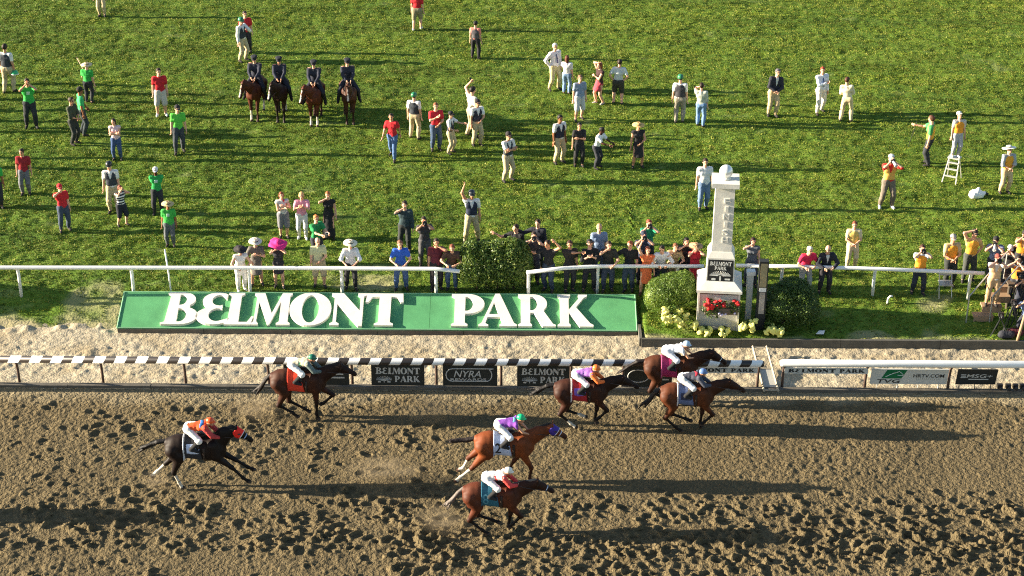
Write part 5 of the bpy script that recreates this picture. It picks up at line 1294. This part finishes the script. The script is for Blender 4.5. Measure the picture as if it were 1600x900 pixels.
def rider_J(H, pel, sp, hands, kn, an, toe, hdir, pole):
    J = {'H': H}; pel = V3(*pel); sp = nrm(V3(*sp)); lat = V3(0, -1, 0); fw = nrm(np.cross(lat, sp))
    J.update(pel=pel, sp=sp, lat=lat, fw=fw); J['neck'] = pel + sp * .31 * H
    hf = nrm(V3(*hdir)); hl = nrm(np.cross(hf, UP)); hu = np.cross(hl, hf); J.update(hu=hu, hl=hl, hf=hf); J['head'] = J['neck'] + hu * .055 * H + hf * .05 * H if sp[0] > .5 else J['neck'] + hu * .1 * H + hf * .015 * H
    sh = pel + sp * .285 * H
    for k in ('sh', 'el', 'ha', 'hip', 'kn', 'an', 'toe'): J[k] = []
    for s in (-1, 1):
        S = sh + lat * .108 * H * s; t = V3(hands[0], -s * hands[1], hands[2]); el, t = ik(S, t, .175 * H, .15 * H, V3(pole[0], -s * pole[1], pole[2]))
        J['sh'].append(S); J['el'].append(el); J['ha'].append(t)
        J['hip'].append(pel + lat * .055 * H * s - sp * .01 * H)
        for k, v in (('kn', kn), ('an', an), ('toe', toe)): J[k].append(V3(v[0], -s * v[1], v[2]))
    return J
def jockey(label, loc, scale, silk, cap, pants=(240, 238, 235), sleeve=None, rein=None, info=None, dz=0.0, back=None, face=1):
    root = thing('person', label, 'person', tuple(loc), 0.0); root.scale = (scale,) * 3
    J = rider_J(1.55, (-.17, 0, 1.72 + dz), (.97, 0, .17), (.60, .08, 1.52), (.13, .27, 1.53), (-.10, .29, 1.29), (.07, .30, 1.23), (.96, 0, -.06), (-.1, 1, -.5))
    dress_person(root, J, skin=face, top=silk, sl='l', bot=pants, bk='b', hat='helmet', hc=cap, hair=None, shoe=(24, 22, 24), hv=.036, st=1.15)
    if sleeve:
        Pp = fat(arm_prims(J, 0, 0, 1.93) + arm_prims(J, 1, 0, 1.93), .016 * 1.55); V, F = nets(Pp, .028, .02, wrinkle=.005); link('sleeves', mk_mesh('sleeves', V, F, True), cloth(sleeve), root)
    if back:
        pp_ = fat(torso_prims(J)[1:7], .0155 * 1.55); c = J['pel'] + J['sp'] * back[1] * 1.55
        V, F = nets(pp_, .028, .022, [(c + J['sp'] * back[2] * 1.55, J['sp']), (c - J['sp'] * back[2] * 1.55, -J['sp'])]); link('silk_band', mk_mesh('silk_band', V, F, True), cloth(back[0]), root)
    if info:
        g = info; b = MB()
        for s in (-1, 1):
            b = MB().tube([J['ha'][0 if s == 1 else 1], (g['PO'] * .55 + J['ha'][0] * .45) * np.array([1, 0, 1]) + V3(0, s * .13, -.06), g['MZ'] - g['hx'] * .06 + g['hyv'] * s * .075], .009, 5); b.build('rein', mat((.05, .035, .03), .5), root)
    V, F = nets([prim(J['head'] + (J['hf'] * .05 + J['hl'] * -.022 + J['hu'] * .008) * 1.55, J['head'] + (J['hf'] * .05 + J['hl'] * .022 + J['hu'] * .008) * 1.55, .02)], .016, .01); link('goggles', mk_mesh('goggles', V, F, True), mat((.03, .03, .035), .2), root)
    return root
def racer(px, py, scale, hl_, jl, hk, jk):
    g = at_z(px, py, 0); g[2] = 0
    r_, info = make_horse(hl_, g, 0, scale, **hk)
    jockey(jl, g, scale, info=info, **jk)
BAY, DBAY, CHES, BLK = (128, 66, 38), (82, 46, 32), (165, 84, 42), (40, 27, 22); PT = (26, 18, 16)
GAL = ((.50, 1.28), (.84, 1.46), (1.12, 1.55), (1.54, 1.33))
racer(471, 652, 1.03, 'dark bay horse at the rail with orange-red saddle cloth, trailing the rail group', 'jockey in green and cream silks with green cap',
      dict(legs='gather', coat=(100, 56, 38), points=PT, neck=((.50, 1.28), (.84, 1.50), (1.12, 1.62), (1.52, 1.42)), cloth_c=(228, 62, 30), number=None, tail='low'), dict(silk=(226, 214, 184), cap=(30, 110, 85), sleeve=(96, 112, 110), back=((35, 105, 75), .13, .05)))
racer(313, 760, 1.06, 'black horse with red blinker hood, alone at far left', 'jockey in orange silks and orange cap',
      dict(legs='reach', coat=(48, 30, 24), points=(20, 15, 14), socks=(0, 0, .35, .3), neck=((.50, 1.32), (.72, 1.58), (.98, 1.68), (1.36, 1.42)), cloth_c=(30, 32, 40), edge=(205, 208, 215), patch=((190, 205, 235), 1.12, 1.40), hood=(232, 42, 34), nose=(150, 170, 210), tail='fly'), dict(silk=(240, 92, 38), cap=(238, 95, 45), sleeve=(190, 60, 60), back=((45, 120, 195), .235, .035), dz=.04))
racer(908, 666, 1.0, 'dark bay horse with red, white and blue saddle cloth, third along the rail', 'jockey in purple and orange silks with orange cap',
      dict(legs='gather2', coat=(92, 50, 34), points=(20, 15, 14), socks=(0, 0, .8, .85), neck=GAL, cloth_c=(168, 22, 36), edge=(225, 222, 220), patch=((120, 90, 190), 1.14, 1.38), tail='fly'), dict(silk=(170, 110, 200), cap=(245, 125, 50), sleeve=(246, 120, 48)))
racer(1047, 629, 1.02, 'bay horse hard against the rail with magenta saddle cloth', 'jockey all in white with white cap',
      dict(legs='gather', coat=(120, 68, 42), points=PT, neck=((.50, 1.30), (.82, 1.50), (1.10, 1.60), (1.48, 1.34)), cloth_c=(172, 32, 98), edge=(205, 90, 140), tail='fly', nose=(200, 210, 215)), dict(silk=(240, 240, 244), cap=(190, 215, 240), pants=(238, 238, 242)))
racer(1072, 672, 1.0, 'bay horse leading on the outside of the magenta-clothed horse, blue and white saddle cloth', 'jockey in charcoal silks with red shoulder band and blue cap',
      dict(legs='gather2', coat=(134, 72, 40), points=PT, neck=GAL, cloth_c=(92, 108, 152), edge=(225, 215, 215), patch=((45, 50, 80), 1.12, 1.36), tail='low'), dict(silk=(66, 68, 82), cap=(105, 135, 190), sleeve=(70, 74, 90), back=((200, 40, 60), .25, .03)))
racer(790, 754, 1.05, 'chestnut horse number 2 with purple blinker hood in midtrack', 'jockey in purple silks with bright green cap',
      dict(legs='push', coat=(158, 82, 42), points=(70, 38, 26), socks=(0, 0, .25, .1), neck=((.50, 1.30), (.84, 1.52), (1.14, 1.66), (1.50, 1.42)), cloth_c=(190, 204, 236), number='2', hood=(62, 46, 140), nose=(200, 205, 225), tail='up', tailc=(30, 20, 18)), dict(silk=(132, 68, 172), cap=(30, 200, 130), back=((110, 170, 200), .26, .028), dz=.05))
racer(771, 832, 1.0, 'bay horse with teal saddle cloth and greyish tail, nearest the camera', 'jockey in white silks with red sash and white cap',
      dict(legs='gather2', coat=(132, 68, 42), points=PT, socks=(0, 0, 0, 0), neck=((.50, 1.26), (.82, 1.42), (1.10, 1.52), (1.50, 1.32)), cloth_c=(20, 92, 118), number='8', numc=(70, 130, 150), nose=(190, 205, 230), tail='low', tailc=(98, 88, 82)), dict(silk=(238, 230, 226), cap=(240, 236, 225), sleeve=(225, 70, 66), back=((222, 50, 50), .15, .03)))
racer(-205, 800, 1.02, 'dark bay horse coming up beyond the left edge', 'jockey in grey silks beyond the left edge',
      dict(legs='reach', coat=DBAY, points=PT, neck=GAL, cloth_c=(60, 60, 70)), dict(silk=(120, 120, 125), cap=(60, 60, 65)))
def patrol(px, py, scale, hlab, plab, coat, turn, blaze, socks, tone, points):
    g = at(px, py); g = g + V3(0, .55 * scale, 0); az = R(-90 + {400: -5, 438: 3, 492: -2, 544: 9}[px])
    r_, info = make_horse(hlab, g, az, scale, 'stand', coat, points, socks=socks, neck=((.50, 1.28), (.70, 1.48), (.86, 1.66), (1.06, 1.20)), turn=turn, blaze=blaze, tail='hang', group=None)
    root = thing('person', plab, 'person', tuple(g), az)
    root.scale = (scale,) * 3
    J = rider_J(1.80, (-.06, 0, 1.60), (.08, 0, 1), (.38, .09, 1.72), (.28, .34, 1.30), (.12, .40, .88), (.30, .43, .83), (.97, 0, -.12), (-.5, 1, -.5))
    dress_person(root, J, skin=tone, top=(34, 38, 56), sl='l', bot=(30, 32, 46), bk='b', hat='peak', hc=(30, 32, 42), hair=(40, 30, 26), shoe=(22, 20, 20), tie=(135, 160, 205), hv=.036)
    b = MB(); H = J['H']
    for s in (0, 1):
        c = J['sh'][s] + (J['el'][s] - J['sh'][s]) * .25 + J['fw'] * .045 * H; V, F = nets([prim(c, c + V3(0, 0, -.04), .045, None, V3(1, 0, 0), .5)], .02, .01); link('shoulder_patch', mk_mesh('patch', V, F, True), cloth((215, 170, 160)), root)
        MB().tube([J['ha'][s], (info['MZ'] + J['ha'][s]) / 2 + V3(0, (-.12, .12)[1 - s], -.05), info['MZ'] - info['hx'] * .06 + info['hyv'] * (.07 if s == 0 else -.07)], .009, 5).build('rein', mat((.05, .035, .03), .5), root)
    c = J['pel'] + J['sp'] * .22 * H + J['fw'] * .105 * H + J['lat'] * -.05 * H
    V, F = nets([prim(c, c, .03)], .016, .01); link('badge', mk_mesh('badge', V, F, True), mat((.7, .65, .5), .3, .05, 5, 0, .5, .6), root)
patrol(400, 190, 1.0, 'chestnut police horse at left end of the row, white-blazed head turned aside', 'mounted officer in navy at the left end of the row', (126, 64, 38), -.42, True, (.2, 0, 0, .4), 0, (70, 36, 26))
patrol(438, 192, 1.0, 'dark brown police horse, second from left', 'mounted officer in navy, second from left', (74, 42, 32), -.40, True, (0, 0, 0, .3), 1, (30, 20, 18))
patrol(492, 198, 1.0, 'bay police horse with white fore socks, third from left', 'mounted officer in navy, third from left', (138, 70, 42), -.44, True, (.4, .5, 0, 0), 0, (70, 36, 26))
patrol(544, 195, 1.0, 'brown police horse facing ahead at right end of the row', 'mounted officer in navy at the right end of the row', (112, 66, 44), -.10, True, (0, 0, 0, 0), 0, (60, 36, 28))
print('TRIS', sum(sum(len(p.vertices) - 2 for p in o.data.polygons) if False else len(o.data.loops) - 2 * len(o.data.polygons) for o in bpy.data.objects if o.type == 'MESH'), 'OBJ', len(bpy.data.objects))

# ================================================================== THINGS PEOPLE USE
# helmet held by the guard at the left edge
J = i4[1]; w = held(i4, J['ha'][0]); w[2] -= .16
t = thing('held_helmet', 'green and white helmet held low by the guard at the left edge', 'helmet', tuple(w))
MB().lathe([(.14, 0), (.14, .05), (.12, .10), (.07, .145), (.001, .155)], (0, 0, 0), 14).build('shell', mat(srgb(60, 165, 110), .4), t, True)
MB().lathe([(.15, -.012), (.155, 0), (.14, .012)], (0, 0, 0), 14).build('rim', WHITE2, t, True)
# long pole carried by the straw-hatted worker
w = held(i6, i6[1]['ha'][1])
t = tag(MB().tube([(-.25, 0, -.45), (0, 0, .0), (.0, 0, .2), (-.4, .05, 1.0)][:0] or [(.28, -.05, -.62), (0, 0, 0), (-.36, .05, .80)], .018, 6).build('long_pole', mat((.5, .38, .26), .7), None, True, tuple(w)), 'long thin pole carried over the turf by the straw-hatted worker', 'pole')
w = held(iq, iq[1]['ha'][0])
tag(MB().tube([(.02, 0, .12), (0, 0, 0), (-.20, -.05, -.85)], .014, 5).build('thin_stick', BLACK, None, True, tuple(w)), 'thin dark stick held by the ponytailed worker', 'stick')
t = thing('phone', 'phone held up by the cream-shirted man', 'phone', tuple(held(i25, i25[1]['ha'][1]) + V3(0, 0, .1)))
MB().box((0, 0, 0), (.08, .015, .15)).build('phone_case', BLACK, t); MB().box((0, -.0095, 0), (.066, .002, .12)).build('screen', mat((.05, .06, .08), .15), t)
t = thing('phone', 'phone held out by the red-haired man in green', 'phone', tuple(held(i56, (i56[1]['ha'][0] + i56[1]['ha'][1]) / 2) + V3(.05, -.05, .06)))
MB().box((0, 0, 0), (.10, .02, .08)).build('phone_case', WHITE2, t); MB().box((0, -.012, 0), (.08, .002, .06)).build('screen', mat((.05, .06, .08), .15), t)
# red bag against the woman in grey shorts
b0 = at(449, 350)
t = thing('red_handbag', 'red handbag held against the chest of the woman in grey shorts', 'bag', (b0[0] + .02, b0[1] - 1.06, .5 + 1.22))
V, F = nets([prim(V3(-.07, 0, 0), V3(.07, 0, .02), .09, .07, V3(0, 1, 0), .6), prim(V3(0, 0, .08), V3(.02, 0, .14), .05, None, V3(0, 1, 0), .6)], .025, .03)
link('pouch', mk_mesh('pouch', V, F, True), cloth((235, 30, 45)), t)
MB().tube([(-.08, 0, .07), (-.06, 0, .2), (.06, 0, .2), (.08, 0, .07)], .01, 5).build('strap', cloth((200, 25, 40)), t)
# white sack on the turf
b0 = at(1526, 309)
t = thing('white_sack', 'white sack lying on the turf by the step ladder', 'bag', tuple(b0))
V, F = nets([prim(V3(-.12, 0, .13), V3(.1, 0, .13), .17, .15), prim(V3(0, 0, .26), V3(.03, 0, .33), .10, .07), prim(V3(.2, 0, .16), V3(.27, 0, .18), .06)], .03, .06, [(V3(0, 0, -.01), V3(0, 0, -1))], wrinkle=.012)
link('sack_body', mk_mesh('sack', V, F, True), mat((.78, .78, .78), .7, .06, 9, .4), t)
V, F = nets([prim(V3(.27, 0, .17), V3(.36, -.02, .16), .06, .05)], .025, .03); link('dark_end', mk_mesh('end', V, F, True), BLACK, t)
b0 = at(1281, 523); t = tag(link('paper_scrap', mk_mesh('scrap', [(-.14, -.05, .05), (.1, -.08, .06), (.16, .06, .12), (-.02, .09, .10)], [(0, 1, 2, 3)]), WHITE2, None, tuple(b0)), 'crumpled pale paper scrap on the shaded lawn', 'litter')
# step ladder and the man on it
b0 = at(1487, 281)
ALU = mat((.62, .60, .55), .4, .1, 5, .05, .5, .4)
t = thing('step_ladder', 'pale folding step ladder under the man in white cap', 'ladder', (b0[0], b0[1], b0[2]), R(-28))
hgt = .86
for sx in (-.25, .25):
    MB().tube([(sx, -.36, 0), (sx * .72, 0, hgt)], .025, 5).build('front_leg', ALU, t); MB().tube([(sx, .34, 0), (sx * .72, .04, hgt)], .022, 5).build('rear_leg', ALU, t)
for k in (.28, .55, .8):
    MB().box((0, -.36 * (1 - k), hgt * k), (.48 - .1 * k, .09, .03)).build('step', ALU, t)
MB().box((0, .02, hgt + .012), (.44, .30, .04)).build('top_platform', ALU, t)
P(0, 0, 0, 10, 'man in orange vest and white cap standing on the step ladder', H=1.72, base=(b0[0] + .02, b0[1] + .02, b0[2] + hgt + .03), top=(210, 200, 190), sl='s', vest=ORG, vo=False, bot=(170, 172, 178), hat='cap', hc=WH, hp=-25, stance=.05, shoe=(200, 200, 200))
# folding chair behind the rail
b0 = at(1475, 462)
t = thing('folding_chair', 'small metal folding chair in the shade behind the right rail', 'chair', tuple(b0))
CM = mat((.45, .45, .44), .4, .1, 5, .05, .5, .5)
MB().box((0, 0, .45), (.40, .38, .03)).build('seat', CM, t)
for sx in (-.2, .2):
    MB().tube([(sx, -.22, 0), (sx, .20, .84)], .014, 5).build('leg', CM, t); MB().tube([(sx, .24, 0), (sx, -.16, .46)], .014, 5).build('leg', CM, t)
MB().box((0, .18, .74), (.40, .03, .2)).build('backrest', CM, t)
# photographers' stand with steps
b0 = at(1545, 503); sx0 = b0[0]; z0 = b0[2]
st_ = thing('photo_stand', 'dark wooden photographers\' stand with steps at the right edge', 'stand', (sx0, b0[1], z0))
BRN = mat((.34, .22, .13), .8, .2, 5, .3); BRD = mat((.10, .08, .06), .8, .2, 5, .3)
for k in range(4):
    MB().box((-.18 + .30 * k, .15 + .28 * k, .17 + .2 * k), (.62, .30, .05)).build('tread', BRN, st_)
    MB().box((-.18 + .30 * k, .01 + .28 * k, .06 + .2 * k), (.60, .025, .17)).build('riser', BRN, st_)
MB().box((1.75, 1.5, .93), (2.2, 1.6, .06)).build('platform', BRD, st_)
for x, y in ((.7, .75), (.7, 2.25), (1.75, .75), (2.8, .75), (2.8, 2.25)):
    MB().tube([(x, y, -.05), (x, y, .9)], .04, 6).build('leg', BRD, st_)
for dx_ in (-.42, .30):
    MB().tube([(dx_ - .30, -.05, -.03), (dx_ - .30, -.05, .92), (dx_ + 1.02, 1.15, 1.85), (dx_ + 1.02, 1.15, .93)], .022, 6).build('handrail', mat((.40, .40, .38), .4, .1, 5, .05, .5, .5), st_)
a0 = at(1590, 531); 
tag(MB().tube([(-.05, 0, -.05), (.06, .02, .7), (.16, .04, 1.42)], .045, 6).build('wooden_pole', BRN, None, True, tuple(a0)), 'slanted brown wooden pole at the right edge of the stand', 'pole')
def on_stand(dx_, dy_, z, *a, **k): return P(0, 0, 0, *a, base=(sx0 + dx_, b0[1] + dy_, z0 + z), **k)
b0 = at(1545, 503)
i = on_stand(.08, .36, .40, 0, 'photographer in white shirt and tan trousers on the steps', H=1.78, top=(225, 215, 205), sl='s', vest=(235, 190, 140), bot=(196, 160, 118), hat='cap', hc=(150, 70, 60), arms=('cam', 'cam'))
camera_in_hands(i, 'black camera held by the photographer on the steps')
i = P(1548, 449, 377, -15, 'photographer in blue-grey shirt leaning with a large black camera', H=1.84, top=(110, 125, 160), sl='s', bot=(40, 42, 50), hat='cap', hc=(26, 26, 30), arms=('cam', 'cam'), lean=12)
camera_in_hands(i, 'large black camera of the blue-grey shirted photographer', True, 1)
i = on_stand(1.02, 1.05, .97, -10, 'photographer in orange vest and black cap on the stand', H=1.70, top=(200, 150, 100), sl='s', vest=ORG, vo=True, bot=(34, 36, 40), hat='cap', hc=(24, 24, 28), arms=('cam', 'cam'))
camera_in_hands(i, 'black camera of the orange-vested photographer on the stand')
on_stand(1.42, 1.5, .97, -5, 'man in dark clothes and dark cap at the back of the stand', H=1.74, top=(34, 36, 44), sl='l', bot=(30, 30, 34), hat='cap', hc=(30, 30, 36), arms=('chest', 'cam'))
on_stand(1.62, .85, .97, 0, 'cut-off photographer in green-grey jacket at the right edge', H=1.66, top=(80, 92, 84), sl='l', bot=(40, 44, 50), arms=('cam', 'chest'), hair=(40, 30, 25))
def tripod(px, py, h, label):
    a0 = at(px, py); t = thing('camera_tripod', label, 'tripod', tuple(a0)); tp = V3(0, 0, h)
    for k in range(3):
        a = R(90 + 120 * k); MB().tube([V3(.33 * math.cos(a), .33 * math.sin(a), 0), tp], .018, 5).build('leg', BLACK, t)
    MB().box((0, 0, h + .04), (.08, .08, .08)).build('head', BLACK, t)
    w = a0 + V3(0, 0, h + .14); c = thing('photo_camera', 'remote camera on ' + label, 'camera', tuple(w))
    MB().box((0, 0, 0), (.16, .10, .12)).build('camera_body', CAMB, c); b = MB().lathe([(0, 0), (.05, 0), (.055, .2), (.04, .21), (0, .2)], (0, 0, 0), 10); b.V = [(v[0], -.04 - v[2], v[1]) for v in b.V]; b.build('lens', CAMB, c, True)
tripod(1577, 520, .95, 'black tripod in front of the photo stand')
tripod(1592, 505, 1.15, 'taller black tripod behind the brown pole')
tripod(1560, 522, .55, 'low black tripod at the foot of the steps')
for k, (px, py) in enumerate(((1572, 528), (1586, 524))):
    a0 = at(px, py); t = thing('equipment_bag', ['dark equipment bag on the ground below the stand', 'dark red-trimmed equipment bag beside the brown pole'][k], 'bag', tuple(a0))
    V, F = nets([prim(V3(-.14, 0, .12), V3(.14, 0, .12), .13, .12)], .035, .03, wrinkle=.01); link('bag_body', mk_mesh('bag', V, F, True), cloth((40, 42, 52) if k == 0 else (90, 30, 40)), t)
    MB().tube([(-.12, 0, .2), (-.08, 0, .33), (.08, 0, .33), (.12, 0, .2)], .014, 5).build('handle', BLACK, t)
# row of remote cameras at the rail foot, far right
for k, px in enumerate((1562, 1575, 1586, 1597)):
    w = at_z(px, 612, .06); t = thing('remote_camera', 'small remote camera clamped at the kerb, %s of the four' % ['first', 'second', 'third', 'rightmost'][k], 'camera', (w[0], -.05, .13), 0, 'remote cameras on the kerb')
    MB().box((0, 0, .09), (.15, .11, .13)).build('camera_body', CAMB, t); b = MB().lathe([(0, 0), (.045, 0), (.05, .14), (.035, .15), (0, .14)], (0, 0, 0), 10); b.V = [(v[0], -.05 - v[2], v[1] + .09) for v in b.V]; b.build('lens', CAMB, t, True)

P(1591, 492, 430, -10, 'crouching photographer in navy at the right edge beside the pole', H=1.6, top=(36, 40, 60), sl='s', bot=(50, 54, 66), arms=('cam', 'cam'), squat=.14, hat='cap', hc=(30, 30, 34))
P(1604, 470, 398, -10, 'photographer in dark red cut by the right edge', H=1.76, top=(120, 34, 44), sl='s', bot=(40, 42, 52), arms=('cam', 'cam'))
P(1570, 462, 392, -20, 'photographer in black with pale cap behind the handrail', H=1.76, top=(26, 27, 32), sl='s', bot=(44, 46, 56), hat='cap', hc=(205, 205, 205), arms=('cam', 'cam'))
P(1583, 478, 405, -25, 'photographer in grey shirt and orange bib before the stand', H=1.74, top=(120, 122, 130), sl='s', vest=(240, 150, 50), vo=False, bot=(40, 42, 50), arms=('cam', 'cam'), hair=(40, 28, 24))
P(1600, 520, 455, -30, 'kneeling photographer in blue shirt at the right edge', H=1.55, top=(90, 110, 150), sl='s', bot=(44, 48, 60), arms=('cam', 'cam'), squat=.16, lean=12)
P(1581, 455, 385, -15, 'tall photographer in dark green at the rear of the group', H=1.88, top=(44, 60, 50), sl='s', bot=(36, 38, 44), hat='cap', hc=(28, 28, 30), arms=('cam', 'cam'))
tripod(1584, 492, 1.3, 'tall black tripod beside the grey-shirted photographer')
tripod(1599, 512, .8, 'short black tripod at the right edge')
# dust thrown up behind the running horses
def dust(px, py, z, size, dens, label):
    g = at_z(px, py, 0); m = bpy.data.materials.new('dust'); m.use_nodes = True; nt = m.node_tree; nt.nodes.remove(nt.nodes['Principled BSDF'])
    v = nt.nodes.new('ShaderNodeVolumePrincipled'); v.inputs['Color'].default_value = (.62, .50, .34, 1); v.inputs['Anisotropy'].default_value = .2
    tc = nt.nodes.new('ShaderNodeTexCoord'); nz = nt.nodes.new('ShaderNodeTexNoise'); nz.inputs['Scale'].default_value = 2.6; nz.inputs['Detail'].default_value = 4
    nt.links.new(tc.outputs['Object'], nz.inputs['Vector'])
    ln = nt.nodes.new('ShaderNodeVectorMath'); ln.operation = 'LENGTH'; nt.links.new(tc.outputs['Object'], ln.inputs[0])
    fa = nt.nodes.new('ShaderNodeMapRange'); fa.inputs[1].default_value = 1.0; fa.inputs[2].default_value = .15; nt.links.new(ln.outputs['Value'], fa.inputs[0])
    no = nt.nodes.new('ShaderNodeMapRange'); no.inputs[1].default_value = .40; no.inputs[2].default_value = .75; nt.links.new(nz.outputs[0], no.inputs[0])
    mu = nt.nodes.new('ShaderNodeMath'); mu.operation = 'MULTIPLY'; nt.links.new(fa.outputs[0], mu.inputs[0]); nt.links.new(no.outputs[0], mu.inputs[1])
    m2 = nt.nodes.new('ShaderNodeMath'); m2.operation = 'MULTIPLY'; m2.inputs[1].default_value = dens; nt.links.new(mu.outputs[0], m2.inputs[0])
    nt.links.new(m2.outputs[0], v.inputs['Density']); nt.links.new(v.outputs[0], nt.nodes['Material Output'].inputs['Volume'])
    b = MB().lathe([(math.sin(R(a)) * 1.0 + .001, -math.cos(R(a))) for a in range(0, 181, 20)], (0, 0, 0), 14)
    o = b.build('dust_cloud', m, None, True, (g[0], g[1], z)); o.scale = size
    tag(o, label, 'dust', kind='stuff')
dust(675, 655, .35, (1.3, .5, .5), 2.6, 'thin dust behind the horse third along the rail')
dust(600, 750, .3, (1.2, .5, .45), 2.4, 'thin dust behind the chestnut horse')
dust(690, 828, .3, (.8, .45, .5), 1.7, 'dust kicked up behind the nearest horse')
dust(245, 762, .25, (.5, .35, .3), 1.8, 'small dust puff behind the black horse')
dust(400, 650, .3, (.9, .4, .4), 2.2, 'thin dust behind the trailing rail horse')
# clods of dirt in the air
cr_ = random.Random(8); cb = MB()
for px, py in ((690, 826), (235, 760), (640, 752), (830, 664), (1000, 668), (400, 650)):
    g = at_z(px, py, 0)
    for k in range(12):
        c = g + V3(cr_.uniform(-.9, .9), cr_.uniform(-.3, .3), abs(cr_.gauss(.15, .18)) + .05); q = cr_.uniform(.012, .035); cb.box(c, (q * 1.5, q, q), cr_.random() * 3)
tag(cb.build('flying_clods', mat((.11, .083, .045), .95), None), 'small clods of dirt thrown up by the hooves', 'dirt', kind='stuff')
